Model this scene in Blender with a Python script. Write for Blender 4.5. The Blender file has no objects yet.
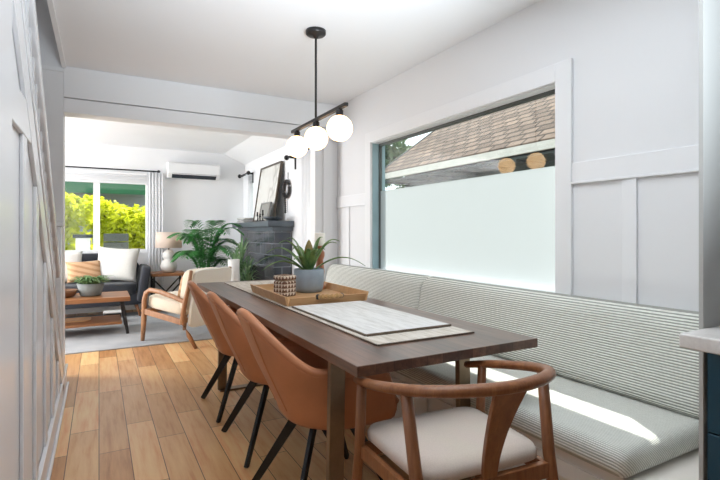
import bpy, bmesh, math, random
from mathutils import Vector, Matrix
random.seed(7)
PI = math.pi
S = bpy.context.scene
COL = S.collection

# ------------------------------------------------------------------ materials
def srgb(r, g, b):
    def f(c):
        c /= 255.0
        return c / 12.92 if c <= 0.04045 else ((c + 0.055) / 1.055) ** 2.4
    return (f(r), f(g), f(b), 1.0)

class NT:
    def __init__(s, name):
        s.m = bpy.data.materials.new(name); s.m.use_nodes = True
        s.t = s.m.node_tree; s.t.nodes.clear()
        s.out = s.n('ShaderNodeOutputMaterial')
    def n(s, typ, **kw):
        nd = s.t.nodes.new(typ)
        for k, v in kw.items(): setattr(nd, k, v)
        return nd
    def l(s, a, b): s.t.links.new(a, b)
    def surf(s, o): s.l(o, s.out.inputs['Surface'])
    def coords(s, scale=(1, 1, 1), rot=(0, 0, 0), loc=(0, 0, 0)):
        tc = s.n('ShaderNodeTexCoord'); mp = s.n('ShaderNodeMapping')
        s.l(tc.outputs['Object'], mp.inputs['Vector'])
        mp.inputs['Scale'].default_value = scale; mp.inputs['Rotation'].default_value = rot; mp.inputs['Location'].default_value = loc
        return mp.outputs['Vector']
    def noise(s, vec, scale=5, detail=4, rough=.5):
        nd = s.n('ShaderNodeTexNoise'); nd.inputs['Scale'].default_value = scale
        nd.inputs['Detail'].default_value = detail; nd.inputs['Roughness'].default_value = rough
        s.l(vec, nd.inputs['Vector']); return nd
    def ramp(s, fac, stops):
        r = s.n('ShaderNodeValToRGB'); e = r.color_ramp.elements
        while len(e) < len(stops): e.new(.5)
        for i, (p, c) in enumerate(stops): e[i].position = p; e[i].color = c
        s.l(fac, r.inputs['Fac']); return r.outputs['Color']
    def mix(s, fac, a, b, mode='MIX'):
        m = s.n('ShaderNodeMix', data_type='RGBA', blend_type=mode)
        for inp, v in ((m.inputs[0], fac), (m.inputs[6], a), (m.inputs[7], b)):
            if hasattr(v, 'is_linked'): s.l(v, inp)
            else: inp.default_value = v
        return m.outputs[2]
    def math(s, op, a, b=0.0):
        m = s.n('ShaderNodeMath', operation=op)
        for i, v in enumerate((a, b)):
            if hasattr(v, 'is_linked'): s.l(v, m.inputs[i])
            else: m.inputs[i].default_value = v
        return m.outputs[0]
    def bsdf(s, col, rough=.5, metal=0, spec=.5, bump=None, bstr=.2, bdist=.01, trans=0, sheen=0):
        p = s.n('ShaderNodeBsdfPrincipled')
        if hasattr(col, 'is_linked'): s.l(col, p.inputs['Base Color'])
        else: p.inputs['Base Color'].default_value = col
        if hasattr(rough, 'is_linked'): s.l(rough, p.inputs['Roughness'])
        else: p.inputs['Roughness'].default_value = rough
        p.inputs['Metallic'].default_value = metal
        p.inputs['Specular IOR Level'].default_value = spec
        p.inputs['Sheen Weight'].default_value = sheen
        if bump is not None:
            b = s.n('ShaderNodeBump'); b.inputs['Strength'].default_value = bstr; b.inputs['Distance'].default_value = bdist
            s.l(bump, b.inputs['Height']); s.l(b.outputs['Normal'], p.inputs['Normal'])
        return p.outputs['BSDF']

def plain(name, rgb, rough=.5, metal=0, spec=.5, var=.06, nscale=8, bump=0.0, sheen=0):
    t = NT(name); v = t.coords(); nz = t.noise(v, nscale, 4)
    c = srgb(*rgb); lo = tuple(x * (1 - var) for x in c[:3]) + (1,); hi = tuple(min(1, x * (1 + var)) for x in c[:3]) + (1,)
    col = t.ramp(nz.outputs['Fac'], [(.3, lo), (.7, hi)])
    t.surf(t.bsdf(col, rough, metal, spec, nz.outputs['Fac'] if bump else None, bump, .004, sheen=sheen)); return t.m

def wood(name, dark, light, rough=.4, axis='Y', scale=1.0, spec=.5):
    t = NT(name)
    sc = {'X': (1.2, 16, 16), 'Y': (16, 1.2, 16), 'Z': (16, 16, 1.2)}[axis]
    v = t.coords(tuple(a * scale for a in sc)); nz = t.noise(v, 1.6, 6, .6)
    v2 = t.coords(tuple(a * scale * 4 for a in sc)); n2 = t.noise(v2, 2.0, 3, .5)
    f = t.mix(.35, nz.outputs['Color'], n2.outputs['Color'])
    col = t.ramp(f, [(.32, srgb(*dark)), (.5, srgb(*[(a + b) / 2 for a, b in zip(dark, light)])), (.68, srgb(*light))])
    t.surf(t.bsdf(col, rough, 0, spec, n2.outputs['Fac'], .08, .002)); return t.m

def fabric(name, rgb, scale=220, var=.12, rough=.95, bump=.25):
    t = NT(name); v = t.coords(); nz = t.noise(v, scale, 2); n2 = t.noise(v, 6, 3)
    c = srgb(*rgb)
    col = t.ramp(nz.outputs['Fac'], [(.3, tuple(x * (1 - var) for x in c[:3]) + (1,)), (.7, tuple(min(1, x * (1 + var)) for x in c[:3]) + (1,))])
    col = t.mix(.12, col, n2.outputs['Color'], 'SOFT_LIGHT')
    t.surf(t.bsdf(col, rough, 0, .2, nz.outputs['Fac'], bump, .002, sheen=.2)); return t.m

def m_floor():
    t = NT('oak_planks')
    tc = t.n('ShaderNodeTexCoord'); sx = t.n('ShaderNodeSeparateXYZ'); t.l(tc.outputs['Object'], sx.inputs[0])
    cx = t.n('ShaderNodeCombineXYZ'); t.l(sx.outputs['Y'], cx.inputs['X']); t.l(sx.outputs['X'], cx.inputs['Y'])
    br = t.n('ShaderNodeTexBrick'); t.l(cx.outputs[0], br.inputs['Vector'])
    br.inputs['Scale'].default_value = 1; br.inputs['Brick Width'].default_value = .82; br.inputs['Row Height'].default_value = .15
    br.inputs['Mortar Size'].default_value = .0022; br.inputs['Mortar Smooth'].default_value = .2; br.inputs['Bias'].default_value = 0
    br.offset = .37; br.offset_frequency = 2; br.squash = 1.35; br.squash_frequency = 3
    br.inputs['Color1'].default_value = srgb(186, 132, 82); br.inputs['Color2'].default_value = srgb(246, 200, 142); br.inputs['Mortar'].default_value = srgb(92, 62, 40)
    mp = t.n('ShaderNodeMapping'); mp.inputs['Scale'].default_value = (14, 1.1, 1); t.l(tc.outputs['Object'], mp.inputs['Vector'])
    nz = t.noise(mp.outputs[0], 2.2, 6, .62)
    g = t.ramp(nz.outputs['Fac'], [(.28, (.30, .27, .24, 1)), (.5, (.5, .5, .5, 1)), (.75, (.62, .62, .60, 1))])
    col = t.mix(.75, br.outputs['Color'], g, 'OVERLAY')
    n2 = t.noise(tc.outputs['Object'], 1.3, 3)
    g2 = t.ramp(n2.outputs['Fac'], [(.3, (.42, .42, .42, 1)), (.7, (.58, .58, .58, 1))])
    col = t.mix(.6, col, g2, 'OVERLAY')
    rr = t.ramp(nz.outputs['Fac'], [(.3, (.42, .42, .42, 1)), (.7, (.30, .30, .30, 1))])
    inv = t.math('SUBTRACT', 1.0, br.outputs['Fac'])
    t.surf(t.bsdf(col, rr, 0, .5, inv, .3, .002)); return t.m

def m_tabletop():
    t = NT('dark_stained_planks')
    tc = t.n('ShaderNodeTexCoord'); sx = t.n('ShaderNodeSeparateXYZ'); t.l(tc.outputs['Object'], sx.inputs[0])
    cx = t.n('ShaderNodeCombineXYZ'); t.l(sx.outputs['Y'], cx.inputs['X']); t.l(sx.outputs['X'], cx.inputs['Y'])
    br = t.n('ShaderNodeTexBrick'); t.l(cx.outputs[0], br.inputs['Vector'])
    br.inputs['Scale'].default_value = 1; br.inputs['Brick Width'].default_value = .75; br.inputs['Row Height'].default_value = .072
    br.inputs['Mortar Size'].default_value = .0009; br.inputs['Mortar Smooth'].default_value = .3
    br.inputs['Color1'].default_value = srgb(84, 58, 46); br.inputs['Color2'].default_value = srgb(116, 84, 68); br.inputs['Mortar'].default_value = srgb(46, 33, 28)
    mp = t.n('ShaderNodeMapping'); mp.inputs['Scale'].default_value = (22, 1.4, 22); t.l(tc.outputs['Object'], mp.inputs['Vector'])
    nz = t.noise(mp.outputs[0], 2.2, 6, .65)
    g = t.ramp(nz.outputs['Fac'], [(.32, (.20, .18, .17, 1)), (.68, (.74, .71, .68, 1))])
    col = t.mix(.8, br.outputs['Color'], g, 'OVERLAY')
    t.surf(t.bsdf(col, .29, 0, .9, nz.outputs['Fac'], .1, .002)); return t.m

def m_stripe(name, vecs, period, base, line, duty=.62, wob=.25, rough=.9):
    """corded fabric: stripes across the coordinate sum vecs . position"""
    t = NT(name); tc = t.n('ShaderNodeTexCoord')
    d = t.n('ShaderNodeVectorMath', operation='DOT_PRODUCT'); t.l(tc.outputs['Object'], d.inputs[0]); d.inputs[1].default_value = vecs
    nz = t.noise(t.coords((22, 22, 22)), 1.0, 2)
    ph = t.math('ADD', t.math('MULTIPLY', d.outputs['Value'], 2 * PI / period), t.math('MULTIPLY', nz.outputs['Fac'], wob * 6))
    s = t.math('MULTIPLY_ADD', t.math('SINE', ph), .5); s.node.inputs[2].default_value = .5
    n2 = t.noise(t.coords((60, 60, 60)), 1.0, 3)
    s2 = t.math('ADD', s, t.math('MULTIPLY', t.math('SUBTRACT', n2.outputs['Fac'], .5), .5))
    col = t.ramp(s2, [(max(.02, .5 - duty * .5), srgb(*line)), (min(.98, .5 + duty * .12), srgb(*base))])
    t.surf(t.bsdf(col, rough, 0, .2, s, .6, .004, sheen=.15)); return t.m

def m_glass(name, tint=(.97, .99, .98, 1)):
    t = NT(name)
    tr = t.n('ShaderNodeBsdfTransparent'); tr.inputs['Color'].default_value = tint
    gl = t.n('ShaderNodeBsdfGlossy'); gl.inputs['Roughness'].default_value = .0; gl.inputs['Color'].default_value = (1, 1, 1, 1)
    fr = t.n('ShaderNodeFresnel'); ge = t.n('ShaderNodeNewGeometry'); t.l(t.math('SUBTRACT', 1.5, t.math('MULTIPLY', ge.outputs['Backfacing'], 1.5 - 1 / 1.5)), fr.inputs['IOR'])
    mx = t.n('ShaderNodeMixShader'); t.l(fr.outputs[0], mx.inputs[0]); t.l(tr.outputs[0], mx.inputs[1]); t.l(gl.outputs[0], mx.inputs[2])
    t.surf(mx.outputs[0]); return t.m

def m_frost():
    t = NT('frosted_film')
    tr = t.n('ShaderNodeBsdfTranslucent'); tr.inputs['Color'].default_value = srgb(180, 189, 190)
    df = t.n('ShaderNodeBsdfDiffuse'); df.inputs['Color'].default_value = srgb(225, 236, 234)
    mx = t.n('ShaderNodeMixShader'); mx.inputs[0].default_value = .2
    t.l(tr.outputs[0], mx.inputs[1]); t.l(df.outputs[0], mx.inputs[2])
    t.surf(mx.outputs[0]); return t.m

def m_sheer(name, rgb, amt=.5):
    t = NT(name)
    tr = t.n('ShaderNodeBsdfTranslucent'); tr.inputs['Color'].default_value = srgb(*rgb)
    df = t.n('ShaderNodeBsdfDiffuse'); df.inputs['Color'].default_value = srgb(*rgb)
    mx = t.n('ShaderNodeMixShader'); mx.inputs[0].default_value = amt
    t.l(df.outputs[0], mx.inputs[1]); t.l(tr.outputs[0], mx.inputs[2]); t.surf(mx.outputs[0]); return t.m

def m_leaf(name, a, b, scale=3, transl=.35, rough=.45):
    t = NT(name); nz = t.noise(t.coords(), scale, 3)
    col = t.ramp(nz.outputs['Fac'], [(.3, srgb(*a)), (.7, srgb(*b))])
    p = t.bsdf(col, rough, 0, .4)
    tr = t.n('ShaderNodeBsdfTranslucent'); t.l(col, tr.inputs['Color'])
    mx = t.n('ShaderNodeMixShader'); mx.inputs[0].default_value = transl
    t.l(p, mx.inputs[1]); t.l(tr.outputs[0], mx.inputs[2]); t.surf(mx.outputs[0]); return t.m

def m_emit(name, rgb, strength):
    t = NT(name); v = t.coords(); 
    e = t.n('ShaderNodeEmission'); e.inputs['Color'].default_value = srgb(*rgb); e.inputs['Strength'].default_value = strength
    d = t.n('ShaderNodeBsdfPrincipled'); d.inputs['Base Color'].default_value = srgb(245, 240, 230); d.inputs['Roughness'].default_value = .25
    a = t.n('ShaderNodeAddShader'); t.l(e.outputs[0], a.inputs[0]); t.l(d.outputs[0], a.inputs[1]); t.surf(a.outputs[0]); return t.m

def m_shingle():
    t = NT('brown_shingles')
    tc = t.n('ShaderNodeTexCoord'); sx = t.n('ShaderNodeSeparateXYZ'); t.l(tc.outputs['Object'], sx.inputs[0])
    cx = t.n('ShaderNodeCombineXYZ'); t.l(sx.outputs['Y'], cx.inputs['X']); t.l(sx.outputs['X'], cx.inputs['Y'])
    br = t.n('ShaderNodeTexBrick'); t.l(cx.outputs[0], br.inputs['Vector'])
    br.inputs['Scale'].default_value = 1; br.inputs['Brick Width'].default_value = .30; br.inputs['Row Height'].default_value = .145
    br.inputs['Mortar Size'].default_value = .022; br.inputs['Mortar Smooth'].default_value = .3
    br.inputs['Color1'].default_value = srgb(92, 79, 70); br.inputs['Color2'].default_value = srgb(126, 110, 97); br.inputs['Mortar'].default_value = srgb(44, 35, 29)
    nz = t.noise(tc.outputs['Object'], 7, 4)
    g = t.ramp(nz.outputs['Fac'], [(.3, (.36, .34, .33, 1)), (.7, (.62, .62, .62, 1))])
    col = t.mix(.8, br.outputs['Color'], g, 'OVERLAY')
    t.surf(t.bsdf(col, .9, 0, .1, br.outputs['Fac'], -.5, .02)); return t.m

def m_tile():
    t = NT('charcoal_tile')
    tc = t.n('ShaderNodeTexCoord'); sx = t.n('ShaderNodeSeparateXYZ'); t.l(tc.outputs['Object'], sx.inputs[0])
    cx = t.n('ShaderNodeCombineXYZ'); ad = t.math('ADD', sx.outputs['X'], sx.outputs['Y']); t.l(ad, cx.inputs['X']); t.l(sx.outputs['Z'], cx.inputs['Y'])
    br = t.n('ShaderNodeTexBrick'); t.l(cx.outputs[0], br.inputs['Vector'])
    br.inputs['Scale'].default_value = 1; br.inputs['Brick Width'].default_value = .24; br.inputs['Row Height'].default_value = .15
    br.inputs['Mortar Size'].default_value = .006; br.inputs['Mortar Smooth'].default_value = .3; br.offset = .5
    br.inputs['Color1'].default_value = srgb(44, 50, 58); br.inputs['Color2'].default_value = srgb(58, 64, 72); br.inputs['Mortar'].default_value = srgb(120, 126, 132)
    nz = t.noise(tc.outputs['Object'], 9, 3)
    col = t.mix(.25, br.outputs['Color'], nz.outputs['Color'], 'SOFT_LIGHT')
    t.surf(t.bsdf(col, .16, 0, .6, br.outputs['Fac'], -.5, .006)); return t.m

def m_houndstooth():
    t = NT('houndstooth_weave')
    v = t.coords((1, 1, 1)); tc = t.n('ShaderNodeTexCoord'); sx = t.n('ShaderNodeSeparateXYZ'); t.l(tc.outputs['Object'], sx.inputs[0])
    h = t.math('ADD', sx.outputs['X'], sx.outputs['Y'])
    def tri(src, p): return t.math('PINGPONG', src, p)
    a = tri(h, .014); z = t.math('FRACT', t.math('MULTIPLY', sx.outputs['Z'], 1 / .028))
    f = t.math('GREATER_THAN', t.math('MULTIPLY', a, 1 / .014), z)
    col = t.mix(f, srgb(214, 200, 184), srgb(112, 84, 70))
    t.surf(t.bsdf(col, .9, 0, .1)); return t.m

def m_marble():
    t = NT('pale_quartz'); nz = t.noise(t.coords((3, 3, 3)), 2.2, 8, .7)
    col = t.ramp(nz.outputs['Fac'], [(.3, srgb(206, 200, 196)), (.55, srgb(234, 230, 226)), (.8, srgb(224, 218, 214))])
    t.surf(t.bsdf(col, .25)); return t.m

def m_runner(name, rgb, line):
    t = NT(name); tc = t.n('ShaderNodeTexCoord'); sx = t.n('ShaderNodeSeparateXYZ'); t.l(tc.outputs['Object'], sx.inputs[0])
    w = t.math('SINE', t.math('MULTIPLY', sx.outputs['Y'], 2 * PI / .012))
    nz = t.noise(t.coords((40, 7, 40)), 1.2, 4)
    f = t.math('ADD', t.math('MULTIPLY', w, .14), nz.outputs['Fac'])
    col = t.ramp(f, [(.3, srgb(*line)), (.48, srgb(*rgb)), (.8, srgb(*[min(255, c + 6) for c in rgb]))])
    t.surf(t.bsdf(col, .95, 0, .1, f, .5, .003)); return t.m

def m_rug():
    t = NT('pale_rug'); nz = t.noise(t.coords(), 180, 2); n2 = t.noise(t.coords(), 2.2, 4)
    a = t.ramp(nz.outputs['Fac'], [(.3, srgb(150, 152, 154)), (.7, srgb(190, 190, 191))])
    b = t.ramp(n2.outputs['Fac'], [(.35, srgb(152, 157, 164)), (.6, srgb(192, 193, 195))])
    t.surf(t.bsdf(t.mix(.45, a, b), 1, 0, .1, nz.outputs['Fac'], .4, .004)); return t.m

def m_print():
    t = NT('faint_sketch_print'); v = t.coords((1, 1, 1)); nz = t.noise(v, 5.0, 3, .4)
    wv = t.n('ShaderNodeTexWave'); wv.inputs['Scale'].default_value = 1.6; wv.inputs['Distortion'].default_value = 9; wv.inputs['Detail'].default_value = 3; t.l(v, wv.inputs['Vector'])
    col = t.ramp(wv.outputs['Fac'], [(.0, srgb(150, 148, 142)), (.06, srgb(216, 215, 210)), (1, srgb(226, 226, 222))])
    col2 = t.ramp(nz.outputs['Fac'], [(.45, srgb(224, 224, 220)), (.62, srgb(208, 207, 202))])
    t.surf(t.bsdf(t.mix(.55, col, col2), .35)); return t.m

M = {}
M['wall'] = plain('white_wall_paint', (238, 239, 241), .45, var=.008, nscale=2)
M['shaded_paint'] = plain('paint_darkened_for_shade', (188, 188, 185), .45, var=.006, nscale=2)  # darker tone stands in for shade on the return panel
M['gloss'] = plain('white_gloss_paint', (236, 237, 240), .26, var=.008, nscale=2)
M['trim'] = plain('white_trim_paint', (243, 244, 246), .35, var=.006, nscale=2)
M['ceil'] = plain('white_ceiling_paint', (246, 247, 249), .8, var=.006, nscale=1.5)
M['floor'] = m_floor()
M['table'] = m_tabletop()
M['bronze'] = plain('brushed_bronze', (138, 120, 100), .38, .8, nscale=40)
M['black'] = plain('black_metal', (24, 24, 26), .42, .2, var=.1)
M['black2'] = plain('dark_bronze_metal', (52, 50, 50), .38, .5, var=.1)
M['leather'] = plain('tan_leather', (190, 126, 88), .42, 0, .45, .14, 5, .08)
M['leather_dark'] = plain('tan_leather_piping', (132, 78, 48), .5, 0, .4, .1, 12)
M['walnut'] = wood('walnut', (112, 66, 38), (168, 112, 72), .36, 'Z', 1.4)
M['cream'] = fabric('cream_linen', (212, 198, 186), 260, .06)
M['bench_back'] = m_stripe('corded_upholstery_back', (0, 0, 1), .0112, (244, 245, 238), (158, 159, 151), .46, .10)
M['bench_seat'] = m_stripe('corded_upholstery_seat', (1, 0, 1), .0105, (240, 242, 235), (190, 191, 182), .7, .06)
M['bench_base'] = plain('bench_white_paint', (244, 237, 229), .4, var=.01)
M['glass'] = m_glass('clear_glass')
M['frost'] = m_frost()
M['teal_frame'] = plain('teal_grey_frame', (160, 188, 196), .5)
M['dark_frame'] = plain('dark_grey_frame', (92, 98, 96), .5)
M['teal'] = plain('deep_teal_cabinet', (22, 68, 88), .4, var=.04)
M['quartz'] = m_marble()
M['globe'] = m_emit('glowing_opal_glass', (255, 204, 144), 4.5)
M['tray'] = wood('light_oak', (186, 140, 96), (220, 178, 130), .45, 'X')
M['rope'] = fabric('jute_rope', (176, 138, 92), 90, .3)
M['pot_grey'] = plain('blue_grey_ceramic', (142, 156, 168), .55, var=.07, nscale=20, bump=.1)
M['soil'] = plain('potting_soil', (56, 42, 32), 1, var=.4, nscale=60, bump=.5)
M['agave'] = m_leaf('bromeliad_leaf', (66, 112, 66), (140, 172, 104), 14, .15, .35)
M['bud'] = plain('bromeliad_bud', (128, 112, 58), .5, var=.3, nscale=40)
M['hound'] = m_houndstooth()
M['terracotta'] = plain('turned_terracotta_wood', (184, 120, 86), .4, var=.12, nscale=10)
M['wax'] = plain('white_wax', (240, 236, 228), .5)
M['runner'] = m_runner('oat_runner', (212, 205, 195), (178, 167, 152))
M['mat'] = m_runner('ivory_woven_mat', (222, 221, 219), (200, 198, 194))
M['fringe'] = fabric('dark_mat_edge', (112, 98, 84), 120, .2)
M['charcoal'] = fabric('charcoal_sofa', (56, 58, 64), 200, .15)
M['pillow_white'] = fabric('white_pillow', (216, 214, 209), 90, .05)
M['pillow_tan'] = m_stripe('tan_striped_pillow', (.3, 0, 1), .07, (206, 168, 132), (182, 138, 100), .7, .1)
M['oak_dark'] = wood('reclaimed_wood', (120, 74, 42), (186, 128, 80), .45, 'X')
M['oak_chair'] = wood('oak_frame', (142, 96, 64), (186, 138, 98), .45, 'Z')
M['beige'] = fabric('oatmeal_upholstery', (226, 214, 194), 200, .06)
M['beige_back'] = fabric('cream_upholstery', (226, 222, 210), 200, .05)
M['rug'] = m_rug()
M['ceramic'] = plain('white_ceramic', (228, 226, 222), .4, var=.04, nscale=30, bump=.1)
M['shade'] = m_sheer('linen_lampshade', (244, 232, 222), .5)
M['palm'] = m_leaf('palm_leaf', (52, 124, 66), (112, 186, 108), 6, .3, .4)
M['dracaena'] = m_leaf('dracaena_leaf', (76, 122, 82), (160, 188, 142), 9, .25, .4)
M['stem'] = plain('green_stem', (96, 124, 66), .5)
M['basket'] = m_stripe('seagrass_basket', (0, 0, 1), .02, (170, 138, 98), (112, 86, 56), .7, .2)
M['pot_black'] = plain('black_pot', (34, 34, 36), .5)
M['tile'] = m_tile()
M['mantel'] = plain('slate_grey_mantel', (84, 92, 100), .35, var=.1, nscale=8)
M['print'] = m_print()
M['frame_dark'] = wood('dark_picture_frame', (60, 52, 42), (98, 86, 70), .5, 'Z')
M['curtain'] = m_sheer('white_curtain', (247, 248, 250), .4)
M['ac'] = plain('white_plastic', (240, 241, 242), .35, var=.005)
M['foliage'] = m_leaf('sunlit_foliage', (178, 190, 30), (232, 234, 70), 2.5, .62, .6)
M['foliage2'] = m_leaf('tree_foliage', (58, 84, 52), (110, 136, 92), 2, .35, .6)
M['bark'] = plain('bark', (88, 70, 54), .9, var=.3, nscale=20, bump=.4)
M['awning'] = plain('green_awning', (38, 106, 70), .7, var=.08)
M['siding'] = plain('pale_siding', (150, 156, 160), .7)
M['siding_dark'] = plain('dark_green_grey_siding', (54, 64, 62), .8)
M['fascia'] = plain('white_fascia', (200, 200, 192), .6)
M['shingle'] = m_shingle()
M['ground'] = plain('gravel_ground', (150, 148, 138), 1, var=.2, nscale=20)
M['blue_frame'] = plain('blue_window_frame', (84, 142, 190), .5)
M['dark_pane'] = plain('dark_window_pane', (58, 66, 74), .15)
M['bluebook'] = plain('blue_grey_paper', (150, 164, 184), .6)
M['clay'] = plain('brown_clay_bowl', (120, 84, 58), .6, var=.15)
M['greypot'] = plain('concrete_pot', (128, 132, 130), .8, var=.12, nscale=25)
M['succulent'] = m_leaf('fern_green', (64, 108, 62), (150, 180, 120), 12, .25)
M['paper'] = plain('grey_paper', (150, 150, 146), .8)

# ------------------------------------------------------------------ mesh builder
class MB:
    def __init__(s): s.v = []; s.f = []
    def add(s, vs, fs):
        o = len(s.v); s.v += [tuple(p) for p in vs]; s.f += [tuple(i + o for i in f) for f in fs]; return s
    def box(s, a, b, rot=None, piv=None):
        x0, y0, z0 = a; x1, y1, z1 = b
        vs = [Vector(p) for p in ((x0, y0, z0), (x1, y0, z0), (x1, y1, z0), (x0, y1, z0), (x0, y0, z1), (x1, y0, z1), (x1, y1, z1), (x0, y1, z1))]
        if rot is not None:
            c = Vector(piv) if piv else (vs[0] + vs[6]) / 2
            vs = [c + rot @ (p - c) for p in vs]
        return s.add(vs, [(0, 3, 2, 1), (4, 5, 6, 7), (0, 1, 5, 4), (1, 2, 6, 5), (2, 3, 7, 6), (3, 0, 4, 7)])
    def bar(s, p, q, w, h, w2=None, h2=None, up=(0, 0, 1)):
        """rectangular bar from p to q"""
        p, q = Vector(p), Vector(q); d = (q - p).normalized(); u = Vector(up)
        if abs(d.dot(u)) > .98: u = Vector((0, 1, 0))
        sx = d.cross(u).normalized(); sy = sx.cross(d).normalized(); w2 = w2 or w; h2 = h2 or h
        vs = []
        for c, a, b in ((p, w, h), (q, w2, h2)):
            vs += [c - sx * a / 2 - sy * b / 2, c + sx * a / 2 - sy * b / 2, c + sx * a / 2 + sy * b / 2, c - sx * a / 2 + sy * b / 2]
        return s.add(vs, [(0, 3, 2, 1), (4, 5, 6, 7), (0, 1, 5, 4), (1, 2, 6, 5), (2, 3, 7, 6), (3, 0, 4, 7)])
    def tube(s, pts, rad, n=10, sq=1.0, cap=True, up=(0, 0, 1)):
        pts = [Vector(p) for p in pts]; k = len(pts)
        if not hasattr(rad, '__len__'): rad = [rad] * k
        vs = []
        for i, p in enumerate(pts):
            d = (pts[min(i + 1, k - 1)] - pts[max(i - 1, 0)]).normalized(); u = Vector(up)
            if abs(d.dot(u)) > .97: u = Vector((0, 1, 0.01)).normalized()
            a = d.cross(u).normalized(); b = a.cross(d).normalized()
            for j in range(n):
                t = 2 * PI * j / n; vs.append(p + a * math.cos(t) * rad[i] + b * math.sin(t) * rad[i] * sq)
        fs = [(i * n + j, i * n + (j + 1) % n, (i + 1) * n + (j + 1) % n, (i + 1) * n + j) for i in range(k - 1) for j in range(n)]
        if cap: fs += [tuple(reversed(range(n))), tuple((k - 1) * n + j for j in range(n))]
        return s.add(vs, fs)
    def lathe(s, prof, c=(0, 0, 0), n=28, cap=True):
        vs = [(c[0] + r * math.cos(2 * PI * j / n), c[1] + r * math.sin(2 * PI * j / n), c[2] + z) for r, z in prof for j in range(n)]
        k = len(prof)
        fs = [(i * n + j, i * n + (j + 1) % n, (i + 1) * n + (j + 1) % n, (i + 1) * n + j) for i in range(k - 1) for j in range(n)]
        if cap: fs += [tuple(reversed(range(n))), tuple((k - 1) * n + j for j in range(n))]
        return s.add(vs, fs)
    def sphere(s, c, r, n=20, m=12, sc=(1, 1, 1)):
        vs = [(c[0], c[1], c[2] - r * sc[2])]
        for i in range(1, m):
            a = -PI / 2 + PI * i / m
            vs += [(c[0] + r * sc[0] * math.cos(a) * math.cos(2 * PI * j / n), c[1] + r * sc[1] * math.cos(a) * math.sin(2 * PI * j / n), c[2] + r * sc[2] * math.sin(a)) for j in range(n)]
        vs.append((c[0], c[1], c[2] + r * sc[2])); t = len(vs) - 1
        fs = [(0, 1 + (j + 1) % n, 1 + j) for j in range(n)]
        fs += [(1 + i * n + j, 1 + i * n + (j + 1) % n, 1 + (i + 1) * n + (j + 1) % n, 1 + (i + 1) * n + j) for i in range(m - 2) for j in range(n)]
        fs += [(1 + (m - 2) * n + j, 1 + (m - 2) * n + (j + 1) % n, t) for j in range(n)]
        return s.add(vs, fs)
    def prism(s, poly, a, b, axis='X'):
        """poly of 2-D points extruded along axis from a to b; X: (y,z)  Y: (x,z)  Z: (x,y)"""
        def P(u, v, w): return {'X': (w, u, v), 'Y': (u, w, v), 'Z': (u, v, w)}[axis]
        n = len(poly)
        vs = [P(u, v, a) for u, v in poly] + [P(u, v, b) for u, v in poly]
        fs = [tuple(range(n)), tuple(reversed(range(n, 2 * n)))] + [(i, i + n, (i + 1) % n + n, (i + 1) % n) for i in range(n)]
        return s.add(vs, fs)
    def cushion(s, c, size, e=.35, puff=.0, n=28, m=14, rot=None):
        """superellipsoid block, e small = boxy"""
        def sp(v, p): return math.copysign(abs(v) ** p, v)
        vs = []; cx = Vector(c)
        for i in range(m + 1):
            a = -PI / 2 + PI * i / m
            for j in range(n):
                b = 2 * PI * j / n
                p = Vector((size[0] / 2 * sp(math.cos(a), e) * sp(math.cos(b), e), size[1] / 2 * sp(math.cos(a), e) * sp(math.sin(b), e), size[2] / 2 * sp(math.sin(a), e)))
                if rot is not None: p = rot @ p
                vs.append(cx + p)
        fs = [(i * n + j, i * n + (j + 1) % n, (i + 1) * n + (j + 1) % n, (i + 1) * n + j) for i in range(m) for j in range(n)]
        return s.add(vs, fs)
    def pillow(s, c, w, h, t, rot=None, n=14):
        vs = []; cx = Vector(c)
        for side in (1, -1):
            for i in range(n + 1):
                for j in range(n + 1):
                    u = -1 + 2 * i / n; v = -1 + 2 * j / n
                    pinch = 1 - .10 * (u * u) * (1 - v * v) ; pinch2 = 1 - .10 * (v * v) * (1 - u * u)
                    d = max(0, (1 - u ** 4) * (1 - v ** 4)) ** .55
                    p = Vector((u * w / 2 * (1 - .09 * (1 - v * v) * abs(u) ** 3), side * t / 2 * d, v * h / 2 * (1 - .09 * (1 - u * u) * abs(v) ** 3)))
                    if rot is not None: p = rot @ p
                    vs.append(cx + p)
        k = (n + 1) ** 2; fs = []
        for i in range(n):
            for j in range(n):
                a = i * (n + 1) + j; q = (a, a + n + 1, a + n + 2, a + 1)
                fs.append(q); fs.append(tuple(k + x for x in reversed(q)))
        return s.add(vs, fs)
    def strip(s, pts, widths, side, fold=0.0):
        """leaf: blade along pts, widths, side vector (blade's across direction); fold lifts the edges"""
        vs = []; k = len(pts)
        for p, w, in zip(pts, widths):
            p = Vector(p); sd = Vector(side).normalized()
            vs += [p - sd * w + Vector((0, 0, fold * w)), p, p + sd * w + Vector((0, 0, fold * w))]
        fs = []
        for i in range(k - 1):
            a = i * 3; fs += [(a, a + 1, a + 4, a + 3), (a + 1, a + 2, a + 5, a + 4)]
        return s.add(vs, fs)
    def build(s, name, mat, parent=None, smooth=False, bevel=0, seg=2, sub=0, solid=0, weld=False, loc=None):
        me = bpy.data.meshes.new(name); me.from_pydata(s.v, [], s.f); me.update()
        bm = bmesh.new(); bm.from_mesh(me)
        if weld: bmesh.ops.remove_doubles(bm, verts=bm.verts, dist=1e-5)
        if not solid and weld is not None: bmesh.ops.recalc_face_normals(bm, faces=bm.faces)
        bm.to_mesh(me); bm.free()
        o = bpy.data.objects.new(name, me); COL.objects.link(o); me.materials.append(mat)
        if parent: o.parent = parent
        if loc: o.location = loc
        if smooth:
            for p in me.polygons: p.use_smooth = True
        if solid: 
            md = o.modifiers.new('s', 'SOLIDIFY'); md.thickness = solid; md.offset = 0
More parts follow.
